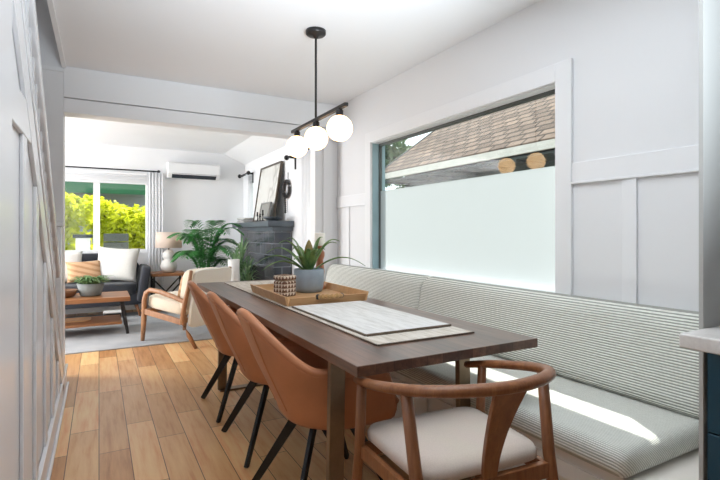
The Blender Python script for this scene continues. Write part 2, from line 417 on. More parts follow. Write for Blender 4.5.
        if bevel:
            md = o.modifiers.new('b', 'BEVEL'); md.width = bevel; md.segments = seg; md.limit_method = 'ANGLE'; md.angle_limit = math.radians(40)
            for p in me.polygons: p.use_smooth = True
            if hasattr(md, 'harden_normals'): md.harden_normals = True
        if sub:
            md = o.modifiers.new('u', 'SUBSURF'); md.levels = sub; md.render_levels = sub
        return o

def tag(o, label, cat, group=None, kind=None):
    o['label'] = label; o['category'] = cat
    if group: o['group'] = group
    if kind: o['kind'] = kind
    return o
def thing(name, label, cat, loc=(0, 0, 0), rotz=0, group=None):
    o = bpy.data.objects.new(name, None); COL.objects.link(o); o.empty_display_size = .1
    o.location = loc; o.rotation_euler = (0, 0, rotz); return tag(o, label, cat, group)
def struct(o): o['kind'] = 'structure'; return o
def dup(root, loc, rotz, label, name=None):
    r = root.copy(); COL.objects.link(r); r.location = loc; r.rotation_euler = (0, 0, rotz); r['label'] = label
    for ch in list(root.children):
        c = ch.copy(); COL.objects.link(c); c.parent = r
        for g in ch.children:
            d = g.copy(); COL.objects.link(d); d.parent = c
    return r
def smooth_path(pts, k=6):
    """Catmull-Rom through pts"""
    P = [Vector(p) for p in pts]; P = [P[0] * 2 - P[1]] + P + [P[-1] * 2 - P[-2]]; out = []
    for i in range(1, len(P) - 2):
        for j in range(k):
            t = j / k; a, b, c, d = P[i - 1], P[i], P[i + 1], P[i + 2]
            out.append(.5 * ((2 * b) + (-a + c) * t + (2 * a - 5 * b + 4 * c - d) * t * t + (-a + 3 * b - 3 * c + d) * t ** 3))
    out.append(P[-2]); return out
def Rz(a): return Matrix.Rotation(a, 3, 'Z')
def Rx(a): return Matrix.Rotation(a, 3, 'X')
def Ry(a): return Matrix.Rotation(a, 3, 'Y')

# ------------------------------------------------------------------ camera
cam = bpy.data.cameras.new('camera'); co = bpy.data.objects.new('camera', cam); COL.objects.link(co)
cam.sensor_width = 36; cam.lens = 36 * 472 / 720; cam.shift_y = -8 / 720; cam.clip_start = .02; cam.clip_end = 200
th = math.atan2(261, 472)
co.location = (0, 0, 1.2); co.rotation_euler = (PI / 2, 0, -th)
S.camera = co

XL, XR, H = -.235, 2.2, 2.52
YB = 8.1
# ------------------------------------------------------------------ room shell
struct(MB().box((-3.1, -3.1, -.12), (2.45, YB + .12, 0)).build('floor', M['floor']))
c = MB().box((XL - .02, -3.1, H), (2.45, 4.62, H + .12))
c.box((-3.1, 4.62, H), (2.45, YB + .12, H + .12))
struct(c.build('ceiling', M['ceil']))
# right wall with three window openings
W1 = (1.742, 3.752, .855, 2.02)
W3 = (4.80, 5.48, .9, 2.05)
W4 = (7.58, 7.98, 1.0, 2.05)
w = MB(); T0, T1 = XR, XR + .14
ys = [-3.1, W1[0], W1[1], W3[0], W3[1], W4[0], W4[1], YB + .12]
for i in range(0, 7, 2): w.box((T0, ys[i], 0), (T1, ys[i + 1], H))
for a, b, lo, hi in (W1, W3, W4):
    w.box((T0, a, 0), (T1, b, lo)); w.box((T0, a, hi), (T1, b, H))
struct(w.build('wall_right', M['wall']))
# back wall with the living-room window
W2 = (-1.0, .665, .9, 2.03)
w = MB().box((-3.1, YB, 0), (W2[0], YB + .14, H)).box((W2[1], YB, 0), (XR, YB + .14, H)).box((W2[0], YB, 0), (W2[1], YB + .14, W2[2])).box((W2[0], YB, W2[3]), (W2[1], YB + .14, H))
struct(w.build('wall_back', M['wall']))
struct(MB().box((-3.2, 4.62, 0), (-3.06, YB + .12, H)).build('wall_left_living', M['wall']))
struct(MB().box((-3.1, -3.14, 0), (2.34, -3.0, H)).build('wall_kitchen', M['wall']))
# staircase side: panelled wall under the sloping stringer
SL = -.83
def zs(y): return 1.94 + SL * (y - 1.86)
yend = 4.2
poly = [(-3.0, 0), (4.35, 0), (4.35, .06), (4.12, zs(4.12)), (1.16, zs(1.16)), (-3.0, zs(1.16))]
struct(MB().prism(poly, XL - .09, XL, 'X').build('wall_left', M['gloss']))
# panel rail, battens, stringer board, base moulding of the stair wall
t = MB()
t.box((XL, -3, 1.53), (XL + .014, 2.36, 1.66))
for y in (1.02, 1.30, 1.60, 1.985, 2.36, 2.76, 3.16, 3.56):
    t.box((XL, y - .045, .14), (XL + .013, y + .045, min(1.53, zs(y) - .14)))
def slope_board(mb, y0, y1, off0, off1, x0, x1): mb.prism([(y0, zs(y0) + off0), (y1, zs(y1) + off0), (y1, zs(y1) + off1), (y0, zs(y0) + off1)], x0, x1, 'X')
slope_board(t, 1.16, 3.98, -.17, -.02, XL, XL + .016)
struct(t.build('trim_1', M['gloss'], bevel=.004))
b = MB().box((XL, -3, 0), (XL + .016, 4.36, .15)).box((XL + .016, -3, 0), (XL + .03, 4.36, .025)).box((XL + .002, -3, .15), (XL + .022, 4.36, .168))
struct(b.build('baseboard_left', M['gloss'], bevel=.004))
struct(MB().box((XL, -1.2, .0), (XL + .03, 1.575, 2.5)).build('trim_2', M['gloss'], bevel=.006))
# railing on the stringer
rl = thing('stair_railing', 'white stair railing sloping down along the left wall', 'railing', (XL - .045, 2.6, 0))
o = Vector((XL - .045, 2.6, 0))
t = MB(); t.prism([(1.16 - 2.6, zs(1.16)), (4.0 - 2.6, zs(4.0)), (4.0 - 2.6, zs(4.0) + .045), (1.16 - 2.6, zs(1.16) + .045)], -.06, .065, 'X'); t.build('bottom_rail', M['gloss'], rl, bevel=.006)
RH = .70
t = MB(); t.prism([(1.16 - 2.6, zs(1.16) + RH), (4.0 - 2.6, zs(4.0) + RH), (4.0 - 2.6, zs(4.0) + RH + .07), (1.16 - 2.6, zs(1.16) + RH + .07)], -.035, .04, 'X'); t.build('handrail', M['gloss'], rl, bevel=.012)
y = 1.3; 
while y < 3.9:
    MB().prism([(y - 2.6 - .018, zs(y) + .045 + .015), (y - 2.6 + .018, zs(y) + .045 - .015), (y - 2.6 + .018, zs(y) + RH - .015), (y - 2.6 - .018, zs(y) + RH + .015)], -.018, .018, 'X').build('baluster', M['gloss'], rl)
    y += .112
t = MB().box((-.05, 3.99 - 2.6, 0.0), (.045, 4.1 - 2.6, 1.24)).box((-.062, 3.975 - 2.6, 1.24), (.057, 4.115 - 2.6, 1.27)); t.build('newel_post', M['gloss'], rl, bevel=.006)
# stair flight, stairwell
t = MB(); n = 12
for i in range(n):
    y0 = 4.05 - i * .235; z1 = .195 * (i + 1)
    t.box((-1.16, y0 - .235, max(0, z1 - .35)), (XL - .1, y0, z1 - .03)); t.box((-1.16, y0 - .235, z1 - .03), (XL - .1, y0 + .025, z1))
struct(t.build('stairs', M['oak_dark']))
struct(MB().box((-1.32, -3.1, 0), (-1.2, 4.62, 4.2)).build('wall_stair_side', M['wall']))
t = MB().box((-1.2, 4.42, 0), (XL - .012, 4.62, 4.2)); struct(t.build('wall_stair_end', M['wall']))
struct(MB().box((-1.2, 4.405, 2.47), (XL - .012, 4.42, 2.50)).build('trim_3', M['trim']))
struct(MB().box((-1.32, -3.1, 4.2), (XL, 4.62, 4.3)).box((XL - .02, -3.1, H + .12), (XL + .08, 4.62, 4.2)).build('ceiling_stairwell', M['ceil']))
struct(MB().box((XL - .022, 0.0, H - .016), (XL + .006, 4.42, H + .0)).build('trim_4', M['trim']))
# beam between dining and living room
t = MB().box((XL - .012, 4.42, 2.275), (XR, 4.6, H)).box((XL - .012, 4.432, 2.155), (XR, 4.6, 2.27))
struct(t.build('trim_5', M['trim'], bevel=.004))
# pilaster at the right end of the beam
t = MB().box((1.945, 4.47, 0), (XR, 4.6, 2.155)).box((2.03, 4.455, 0), (2.13, 4.47, 2.155)); struct(t.build('trim_6', M['trim'], bevel=.003))
# sloped boxing at the living-room ceiling
struct(MB().prism([(1.84, H), (XR, H), (XR, 2.36)], 4.6, YB, 'Y').build('ceiling_slope', M['ceil']))
# right wall panelling: rail, battens
t = MB()
for a, b_ in ((.76, 1.642), (3.85, 4.47)):
    t.box((XR - .014, a, 1.465), (XR, b_, 1.565)); t.box((XR - .022, a, 1.452), (XR, b_, 1.465))
for y in (1.335, 4.22): t.box((XR - .013, y - .035, .3), (XR, y + .035, 1.452))
struct(t.build('trim_7', M['trim'], bevel=.003))
# casing of the dining window
t = MB().box((XR - .02, 1.642, .7), (XR, 1.742, 2.12)).box((XR - .02, 3.752, .7), (XR, 3.85, 2.12)).box((XR - .02, 1.742, 2.02), (XR, 3.752, 2.12))
struct(t.build('trim_8', M['trim'], bevel=.003))
# dining window
wn = MB().box((2.205, W1[1] - .006, W1[2]), (2.34, W1[1], W1[3])).build('window_1', M['teal_frame']); struct(wn)
MB().box((XR, W1[0], W1[3] - .006), (2.34, W1[1] - .006, W1[3])).box((XR - .03, W1[0] - .02, W1[2] - .03), (2.335, W1[1] - .006, W1[2] + .006)).box((XR, W1[0], W1[2] + .006), (2.34, W1[0] + .006, W1[3] - .006)).build('jamb', M['trim'], wn)
MB().box((2.27, W1[0] + .006, W1[3] - .026), (2.30, W1[1] - .006, W1[3] - .006)).box((2.27, W1[1] - .018, W1[2]), (2.30, W1[1] - .006, W1[3] - .026)).build('sash', M['dark_frame'], wn)
struct(MB().box((2.34, 1.3, 2.24), (2.42, 4.6, 2.34)).build('trim_10', M['fascia']))
ZF = 1.578
MB().box((2.280, W1[0] + .006, ZF), (2.286, W1[1] - .018, W1[3] - .026)).build('clear_pane', M['glass'], wn)
MB().add([(2.283, W1[0] + .006, W1[2]), (2.283, W1[1] - .018, W1[2]), (2.283, W1[1] - .018, ZF), (2.283, W1[0] + .006, ZF)], [(0, 1, 2, 3)]).build('frosted_pane', M['frost'], wn)

# ------------------------------------------------------------------ kitchen side panel, cabinet, worktop
struct(MB().box((1.597, .746, 0), (XR, .758, H)).build('wall_right_return', M['shaded_paint']))
cb = thing('base_cabinet', 'deep teal drawer cabinet at the right edge under the pale worktop', 'cabinet', (1.9, .2, 0))
def L(a): return tuple(p - q for p, q in zip(a, (1.9, .2, 0)))
MB().box(L((1.622, -.6, .09)), L((2.19, .744, .865))).box(L((1.66, -.6, 0)), L((2.19, .744, .09))).build('body', M['teal'], cb)
for z0, z1 in ((.10, .295), (.30, .595), (.60, .852)):
    for y0, y1 in ((-.59, .07), (.075, .738)):
        MB().box(L((1.602, y0, z0)), L((1.622, y1, z1))).build('drawer', M['teal'], cb, bevel=.003)
tag(MB().box((1.458, -.6, .868), (2.19, .745, .91)).build('worktop', M['quartz'], bevel=.006, seg=3), 'pale quartz worktop overhanging the teal cabinet', 'countertop')

# ------------------------------------------------------------------ built-in bench
bb = thing('bench_base', 'white boxed bench base running below the window', 'bench', (1.82, 2.6, 0))
MB().box((-.285, -1.838, 0), (.378, 1.855, .375)).build('box', M['bench_base'], bb)
for y0, y1 in ((-1.70, -.62), (-.58, .5), (.54, 1.62)):
    t = MB()
    t.box((-.297, y0, .05), (-.285, y0 + .07, .34)).box((-.297, y1 - .07, .05), (-.285, y1, .34)).box((-.297, y0 + .07, .05), (-.285, y1 - .07, .11)).box((-.297, y0 + .07, .28), (-.285, y1 - .07, .34))
    t.build('panel_frame', M['bench_base'], bb, bevel=.002)
tag(MB().box((1.495, .925, .376), (2.075, 4.44, .478)).build('seat_cushion', M['bench_seat'], bevel=.042, seg=5), 'long corded grey seat cushion on the white bench base', 'cushion')
def back_cushion(y0, y1, label):
    sec = [(2.195, .479), (2.195, .85), (2.165, .872), (2.12, .868), (2.085, .845), (2.06, .80), (2.035, .68), (2.012, .55), (2.005, .505), (2.02, .48)]
    mb = MB(); n = len(sec); st = [(y0, .030), (y0 + .008, .012), (y0 + .03, 0)]
    st += [(y0 + .03 + (y1 - y0 - .06) * i / 16, 0) for i in range(1, 16)] + [(y1 - .03, 0), (y1 - .008, .012), (y1, .030)]
    vs = []
    for y, ins in st:
        b = .012 * math.sin(PI * (y - y0) / (y1 - y0)) ** .5 if y0 < y < y1 else 0
        for k, (x, z) in enumerate(sec):
            vs.append((x + (ins - b * (1 if 0 < k < n - 1 else 0) if x < 2.19 else 0), y, z - (ins * .6 if z > .8 else 0)))
    fs = [(i * n + j, i * n + (j + 1) % n, (i + 1) * n + (j + 1) % n, (i + 1) * n + j) for i in range(len(st) - 1) for j in range(n)]
    fs += [tuple(reversed(range(n))), tuple((len(st) - 1) * n + j for j in range(n))]
    return tag(mb.add(vs, fs).build('back_cushion', M['bench_back'], smooth=True), label, 'cushion', 'corded back cushions along the bench')
back_cushion(.762, 2.82, 'long corded back cushion at the worktop end of the bench')
back_cushion(2.825, 4.45, 'shorter corded back cushion at the far end of the bench')

# ------------------------------------------------------------------ dining table
dt = thing('dining_table', 'long dark plank dining table with bronze metal legs', 'table', (1.191, 2.86, 0))
MB().box((-.436, -1.475, .712), (.436, 1.475, .75)).build('tabletop', M['table'], dt, bevel=.003)
for y, xa, xb in ((-1.195, -.375, .265), (.77, -.365, .33)):
    fr = MB().bar((xa - .03, y, .006), (xb + .03, y, .006), .065, .012).build('leg_frame', M['bronze'], dt, bevel=.001)
    MB().bar((xa - .02, y, .706), (xb + .02, y, .706), .065, .012).build('top_bar', M['bronze'], fr, bevel=.001)
    for xx, s in ((xa, -1), (xb, 1)): MB().bar((xx + s * .012, y, .0125), (xx, y, .6995), .065, .03, up=(0, 1, 0)).build('leg', M['bronze'], fr, bevel=.003)

# ------------------------------------------------------------------ leather chairs
def make_leather_chair():
    root = thing('leather_chair', '', 'chair', (0, 0, 0), 0, 'tan leather bucket chairs along the table')
    NS, NV = 56, 16
    # plan curve: left arm front -> round the back -> right arm front
    def plan(s, w, yb, yf, r):
        """s in 0..1"""
        Ls = (yf - (yb + r)); La = PI / 2 * r; Lb = 2 * (w - r); tot = 2 * Ls + 2 * La + Lb; d = s * tot
        if d < Ls: return (-w, yf - d)
        d -= Ls
        if d < La: a = d / r; return (-w + r - r * math.cos(a), yb + r - r * math.sin(a))
        d -= La
        if d < Lb: return (-w + r + d, yb)
        d -= Lb
        if d < La: a = d / r; return (w - r + r * math.sin(a), yb + r - r * math.cos(a))
        d -= La; return (w, yb + r + d)
    def sst(a, b, x): x = max(0, min(1, (x - a) / (b - a))); return x * x * (3 - 2 * x)
    def rim(s):
        d = abs(s - .5) * 2
        return .858 - .222 * sst(.03, .455, d) - .02 * sst(.45, .9, d) - .15 * sst(.86, 1.0, d)
    vs = []; rimpts = []; seam = {-1: [], 1: []}
    for i in range(NS + 1):
        s = i / NS; zt = rim(s)
        for k in range(NV + 1):
            q = k / NV
            if q < .2:            # under-curve
                a = q / .2 * PI / 2; z = .392 + .05 * (1 - math.cos(a)); g = .78 + .14 * math.sin(a)
            else:
                z = .442 + (zt - .442) * (q - .2) / .8; g = .92 + .08 * min(1, (z - .442) / .2)
            lean = max(0, z - .44) * .40 * math.cos((s - .5) * 2.2)
            x, y = plan(s, .285 * g, -.205 * g - lean, .235 * g - .0, .25 * g)
            vs.append((x, y, z))
            if k == NV: rimpts.append((x, y, z))
    fs = [(i * (NV + 1) + k, i * (NV + 1) + k + 1, (i + 1) * (NV + 1) + k + 1, (i + 1) * (NV + 1) + k) for i in range(NS) for k in range(NV)]
    MB().add(vs, fs).build('seat_shell', M['leather'], root, smooth=True, solid=.034)
    pip = MB().tube(rimpts, .019, 8)
    for idx in (int(NS * .43), int(NS * .57)):
        col = [vs[idx * (NV + 1) + k] for k in range(3, NV + 1)]
        c0 = Vector((0, .0, 0)); cc = []
        for p in col:
            v = Vector((p[0], p[1], 0)); n_ = v.normalized() * .018; cc.append((p[0] + n_.x, p[1] + n_.y, p[2]))
        pip.tube(cc, .0045, 6)
    pip.build('piping', M['leather'], root, smooth=True)
    MB().cushion((0, .02, .47), (.43, .40, .09), .45).build('seat_cushion', M['leather'], root, smooth=True)
    MB().lathe([(.17, .37), (.17, .391)], n=20).build('base_plate', M['black'], root)
    for sx in (-1, 1):
        for sy in (-1, 1):
            MB().bar((sx * .08, sy * .08, .375), (sx * .25, sy * .25, 0.0), .018, .046, .016, .032, up=(sx, sy, 0)).build('leg', M['black'], root, bevel=.002)
    return root
lc = make_leather_chair()
CX = .905
lc.location = (CX, 1.98, 0); lc.rotation_euler = (0, 0, -PI / 2)
lc['label'] = 'tan leather bucket chair nearest the camera on the left side of the table'
dup(lc, (CX, 2.63, 0), -PI / 2, 'tan leather bucket chair in the middle of the three along the table')
dup(lc, (CX, 3.28, 0), -PI / 2, 'tan leather bucket chair farthest along the table, beside the armchair')

# ------------------------------------------------------------------ wooden chair at the table's end
wc = thing('wooden_armchair', 'walnut armchair with curved top rail and cream seat at the table end', 'chair', (1.055, 1.24, 0), math.radians(-5))
half = [(.245, .27, .655), (.268, .17, .68), (.282, .06, .703), (.278, -.06, .728), (.238, -.175, .748), (.14, -.25, .758), (0, -.278, .76)]
pts = smooth_path(half + [(-x, y, z) for x, y, z in reversed(half[:-1])], 6)
k = len(pts); rad = [.0155 + .006 * math.sin(PI * i / (k - 1)) ** .7 for i in range(k)]
MB().tube(pts, rad, 12, .85).build('top_rail', M['walnut'], wc, smooth=True)
for s in (-1, 1):
    MB().tube([(s * .285, .245, 0), (s * .272, .222, .25), (s * .264, .205, .45), (s * .262, .19, .672)], [.013, .018, .019, .017], 12).build('leg', M['walnut'], wc, smooth=True)
    MB().tube([(s * .275, -.27, 0), (s * .252, -.195, .3), (s * .25, -.165, .48), (s * .262, -.125, .728)], [.013, .019, .020, .018], 12).build('leg', M['walnut'], wc, smooth=True)
    MB().bar((s * .255, .195, .425), (s * .24, -.16, .425), .022, .045).build('side_rail', M['walnut'], wc, bevel=.003)
MB().bar((-.25, .205, .425), (.25, .205, .425), .022, .045).build('front_rail', M['walnut'], wc, bevel=.003)
MB().bar((-.24, -.17, .43), (.24, -.17, .43), .024, .05).build('rear_rail', M['walnut'], wc, bevel=.003)
# curved splat, wider at the rail
vs = []; NZ = 12
for i in range(NZ + 1):
    q = i / NZ; z = .44 + (.752 - .44) * q; y = -.172 - .10 * q ** 1.6; wd = .026 + .034 * q ** 1.5
    for s in (-1, 1):
        for d in (-.008, .008): vs.append((s * wd, y + d, z))
fs = []
for i in range(NZ):
    a = i * 4; b_ = a + 4
    fs += [(a, a + 2, b_ + 2, b_), (a + 1, b_ + 1, b_ + 3, a + 3), (a, b_, b_ + 1, a + 1), (a + 2, a + 3, b_ + 3, b_ + 2)]
fs += [(0, 1, 3, 2), (NZ * 4, NZ * 4 + 2, NZ * 4 + 3, NZ * 4 + 1)]
MB().add(vs, fs).build('back_splat', M['walnut'], wc, bevel=.003)
# seat pad trapezoid
vs = []; n = 40; R = 8
for i, (sc_, z) in enumerate(((.94, .447), (1.0, .455), (1.0, .475), (.965, .492), (.7, .5), (.35, .5))):
    for j in range(n):
        a = 2 * PI * j / n; e = .26
        cx_ = math.copysign(abs(math.cos(a)) ** e, math.cos(a)); sy_ = math.copysign(abs(math.sin(a)) ** e, math.sin(a))
        yy = .025 + sy_ * .205 * sc_; hw = .236 + .006 * sy_
        vs.append((cx_ * hw * sc_, yy + .01, z + .012))
k = 6; fs = [(i * n + j, i * n + (j + 1) % n, (i + 1) * n + (j + 1) % n, (i + 1) * n + j) for i in range(k - 1) for j in range(n)] + [tuple(reversed(range(n))), tuple((k - 1) * n + j for j in range(n))]
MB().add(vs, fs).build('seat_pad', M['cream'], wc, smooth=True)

# ------------------------------------------------------------------ on the table
def fringe_mat(name, mat, x0, x1, y0, y1, z, th_, label, cat):
    cx, cy = (x0 + x1) / 2, (y0 + y1) / 2
    r = thing(name, label, cat, (cx, cy, z))
    nx, ny = 10, 30; vs = []; hx, hy = (x1 - x0) / 2, (y1 - y0) / 2
    MB().box((-hx, -hy, 0), (hx, hy, th_)).build('cloth', mat, r, bevel=.002)
    MB().box((-hx, -hy - .009, 0), (hx, -hy, th_ * 1.15)).build('hem', M['fringe'], r, bevel=.001)
    MB().box((-hx - .006, -hy, 0), (-hx, hy, th_ * 1.1)).build('hem', M['fringe'], r, bevel=.001)
    return r
fringe_mat('table_runner', M['runner'], .965, 1.462, 1.60, 4.20, .7505, .005, 'oat coloured runner lying along the whole dark table', 'table runner')
fringe_mat('woven_mat', M['mat'], .995, 1.452, 1.745, 2.62, .7560, .009, 'ivory woven mat lying on the near end of the runner', 'mat')
tr = thing('serving_tray', 'light oak tray with rope handles on the table runner', 'tray', (1.255, 3.05, .7560), math.radians(-1))
MB().box((-.255, -.37, 0), (.255, .37, .012)).build('base', M['tray'], tr)
t = MB()
for s in (-1, 1):
    t2 = MB().prism([(s * .2555, .0), (s * .268, .0), (s * .285, .058), (s * .272, .058)], -.39, .39, 'Y'); t2.build('side_wall', M['tray'], tr)
    t2 = MB().prism([(s * .372, .0), (s * .388, .0), (s * .415, .05), (s * .402, .05)], -.2555, .2555, 'X'); t2.build('end_wall', M['tray'], tr)
    hp = smooth_path([(-.075, s * .412, .046), (-.05, s * .436, .052), (0, s * .446, .050), (.05, s * .436, .052), (.075, s * .412, .046)], 6)
    h_ = MB().tube(hp, [.0135 + .003 * math.sin(i * 1.7) for i in range(len(hp))], 8).build('rope_handle', M['rope'], tr, smooth=True)
    for sx in (-1, 1): MB().sphere((sx * .078, s * .408, .048), .017, 12, 8).build('end_ring', M['black'], h_, smooth=True)

pp = thing('potted_bromeliad', 'green bromeliad in a blue-grey pot on the oak tray', 'plant', (1.33, 3.17, .7685))
MB().lathe([(.074, 0), (.094, .005), (.104, .036), (.109, .085), (.109, .16), (.103, .167), (.097, .16), (.097, .13)], n=32).build('pot', M['pot_grey'], pp, smooth=True)
MB().lathe([(.001, .135), (.0965, .135), (.0965, .12), (.001, .12)], n=24).build('soil', M['soil'], pp)
def leaf(dx, dy, h0, ln, rise, droop, wd, nm='leaf', mat=M['agave'], base=.132, par=pp):
    d = Vector((dx, dy, 0)).normalized(); sd = d.cross(Vector((0, 0, 1)))
    P = []; Wd = []
    for i in range(15):
        q = i / 14; P.append(d * (.012 + ln * q) + Vector((0, 0, base + rise * math.sin(min(1, q * 1.15) * PI / 2) * 1.0 - droop * q * q)))
        Wd.append(wd * (.62 + .5 * math.sin(PI * min(1, q * 1.4) ** .8) ** 1) * (1 - q ** 3.2) ** .8 + .0006)
    MB().strip(P, Wd, sd, .45).build(nm, mat, par, smooth=True, solid=.003)
rg = Vector((math.cos(th), -math.sin(th), 0)); fwd = Vector((math.sin(th), math.cos(th), 0))
def lv(a, b, ln, rise, droop, wd=.017):
    d = rg * a + fwd * b; leaf(d.x, d.y, 0, ln, rise, droop, wd)
lv(1, .1, .40, .18, .13, .017); lv(-1, -.1, .38, .20, .14, .02); lv(-1, .35, .34, .24, .10, .02); lv(-.8, -.5, .22, .27, .05, .021); lv(.75, -.2, .20, .24, .02, .021)
lv(.85, .5, .24, .27, .04, .02); lv(-.5, .8, .28, .24, .08, .02); lv(.35, .9, .26, .22, .06, .02); lv(-.35, -.9, .21, .16, .05, .023); lv(.4, -.9, .19, .19, .02, .023); lv(.1, -1, .10, .18, .0, .026); lv(-.9, .1, .15, .27, .02, .02); lv(.6, .7, .13, .26, 0, .02)
lv(-1, -.45, .33, .15, .12, .019)
MB().lathe([(.014, .12), (.028, .19), (.034, .25), (.032, .30), (.016, .345), (.002, .36)], n=12).build('flower_spike', M['agave'], pp, smooth=True)
MB().lathe([(.0335, .27), (.0345, .285), (.027, .325), (.012, .362), (.001, .378)], n=12).build('flower_tip', M['bud'], pp, smooth=True)

bx = thing('woven_box', 'small houndstooth lidded box beside the blue-grey pot', 'box', (1.10, 3.04, .7685), math.radians(24))
MB().box((-.056, -.056, 0), (.056, .056, .105)).build('body', M['hound'], bx, bevel=.012, seg=3)
MB().box((-.058, -.058, .106), (.058, .058, .142)).build('lid', M['hound'], bx, bevel=.014, seg=3)
ch = thing('candle_holder', 'turned terracotta candle holder behind the blue-grey pot', 'candle holder', (1.475, 3.30, .7685))
MB().lathe([(.043, 0), (.043, .014), (.034, .03), (.028, .07), (.036, .13), (.030, .18), (.024, .215), (.036, .25), (.037, .275), (.024, .295), (.036, .318), (.042, .327)], n=24).build('body', M['terracotta'], ch, smooth=True)
tag(MB().lathe([(.040, 0), (.041, .004), (.041, .092), (.034, .097), (.004, .097), (.003, .11), (.001, .11)], n=24).build('candle', M['wax'], smooth=True, loc=(1.475, 3.30, 1.0958)), 'white pillar candle on the terracotta holder', 'candle')

# ------------------------------------------------------------------ pendant lamp
pl = thing('pendant_lamp', 'three-globe black bar pendant hanging from the dining ceiling', 'lamp', (1.245, 2.85, H))
MB().lathe([(.066, 0), (.066, -.022), (.058, -.03), (.02, -.034), (.012, -.05)], n=28).build('canopy', M['black2'], pl, smooth=True)
ZB = 1.935 - H
MB().tube([(0, 0, -.03), (0, 0, ZB)], .0075, 10).build('rod', M['black2'], pl, smooth=True)
MB().box((-.012, -.44, ZB - .011), (.012, .43, ZB + .011)).build('bar', M['black2'], pl, bevel=.003)
for y in (-.35, -.005, .335):
    sk = MB().lathe([(.016, ZB - .01), (.022, ZB - .018), (.022, ZB - .05), (.03, ZB - .053), (.03, ZB - .06)], (0, y, 0), n=20).build('socket', M['black2'], pl, smooth=True)
    MB().sphere((0, y, ZB - .122), .077, 28, 18).build('globe', M['globe'], sk, smooth=True)
#@@LIVING

# ------------------------------------------------------------------ living room: window, shade, rods, curtains
wn = MB().box((W2[0], YB, W2[3] - .05), (W2[1], YB + .12, W2[3])).box((W2[0], YB - .03, W2[2] - .03), (W2[1], YB + .12, W2[2] + .03)).box((W2[0], YB, W2[2] + .03), (W2[0] + .04, YB + .12, W2[3] - .05)).box((W2[1] - .02, YB, W2[2] + .03), (W2[1], YB + .12, W2[3] - .05)).build('window_2', M['trim'])
struct(wn)
MB().box((-.075, YB + .02, W2[2] + .03), (.012, YB + .10, W2[3] - .05)).build('mullion', M['trim'], wn)
for a, b in ((W2[0] + .04, -.075), (.012, W2[1] - .02)):
    MB().box((a, YB + .055, W2[2] + .03), (b, YB + .061, W2[3] - .05)).build('pane', M['glass'], wn)
t = MB().box((W2[0] - .09, YB - .02, .75), (W2[0], YB, 2.11)).box((W2[1], YB - .02, .75), (W2[1] + .09, YB, 2.11)).box((W2[0] - .09, YB - .02, 2.03), (W2[1] + .09, YB, 2.11))
struct(t.build('trim_9', M['trim'], bevel=.002))
sh = thing('window_shade', 'white folded shade across the top of the living-room window', 'shade', (0, YB - .04, 2.11))
MB().box((W2[0] - .02, -.02, -.03), (W2[1] + .02, .018, 0)).build('head_box', M['trim'], sh, bevel=.003)
for i in range(4): MB().box((W2[0] + .0, -.018 + .003 * (i % 2), -.03 - .036 * (i + 1)), (W2[1] - .0, .012, -.032 - .036 * i)).build('fold', M['curtain'], sh, bevel=.004)
for i, (n_, a, b, lab) in enumerate((('W', -1.25, .80, 'long black curtain rod above the living-room window'),)):
    rd = thing('curtain_rod', lab, 'curtain rod', ((a + b) / 2, 8.0, 2.145))
    MB().tube([(-(b - a) / 2, 0, 0), ((b - a) / 2, 0, 0)], .011, 10).build('rod', M['black'], rd, smooth=True)
    for s in (-1, 1): 
        MB().sphere((s * ((b - a) / 2 + .018), 0, 0), .024, 12, 8).build('finial', M['black'], rd, smooth=True)
        MB().box((s * ((b - a) / 2 - .05) - .008, 0, -.012), (s * ((b - a) / 2 - .05) + .008, .098, .012)).build('bracket', M['black'], rd)
def side_rod(y0, y1, lab):
    c = (y0 + y1) / 2; h_ = (y1 - y0) / 2
    rd = thing('curtain_rod', lab, 'curtain rod', (2.1, c, 2.15))
    MB().tube([(0, -h_, 0), (0, h_, 0)], .010, 10).build('rod', M['black'], rd, smooth=True)
    for s in (-1, 1):
        MB().sphere((0, s * (h_ + .018), 0), .034, 12, 8).build('finial', M['black'], rd, smooth=True)
        MB().box((0, s * (h_ - .05) - .01, -.014), (.1, s * (h_ - .05) + .01, .014)).box((.085, s * (h_ - .05) - .012, -.15), (.1, s * (h_ - .05) + .012, .02)).build('bracket', M['black'], rd)
side_rod(7.52, 8.02, 'short black curtain rod in the far right corner beyond the fireplace')
side_rod(4.72, 5.72, 'short black curtain rod between the fireplace and the beam')
def curtain(p0, p1, z0, z1, amp, nw, label, off=.0):
    p0, p1 = Vector(p0), Vector(p1); d = p1 - p0; nrm = Vector((-d.y, d.x)).normalized(); vs = []; NX, NZ = nw * 8, 10
    for i in range(NX + 1):
        for k in range(NZ + 1):
            q = i / NX; z = z0 + (z1 - z0) * k / NZ; a = amp * .55 * (1.1 - .3 * k / NZ) * math.sin(q * nw * 2 * PI + .5 * math.sin(3 * z))
            p = p0 + d * q + nrm * a; vs.append((p.x, p.y, z))
    fs = [(i * (NZ + 1) + k, (i + 1) * (NZ + 1) + k, (i + 1) * (NZ + 1) + k + 1, i * (NZ + 1) + k + 1) for i in range(NX) for k in range(NZ)]
    tag(MB().add(vs, fs).build('curtain', M['curtain'], smooth=True, solid=.004), label, 'curtain')
curtain((.655, 7.985), (.885, 7.985), .02, 2.125, .028, 5, 'white gathered curtain at the right of the living-room window')
curtain((2.115, 4.64), (2.115, 5.30), .02, 2.13, .026, 7, 'white curtain on the right between the beam and the fireplace')
curtain((2.115, 7.56), (2.115, 7.86), .02, 2.13, .022, 4, 'white curtain in the corner beyond the fireplace')
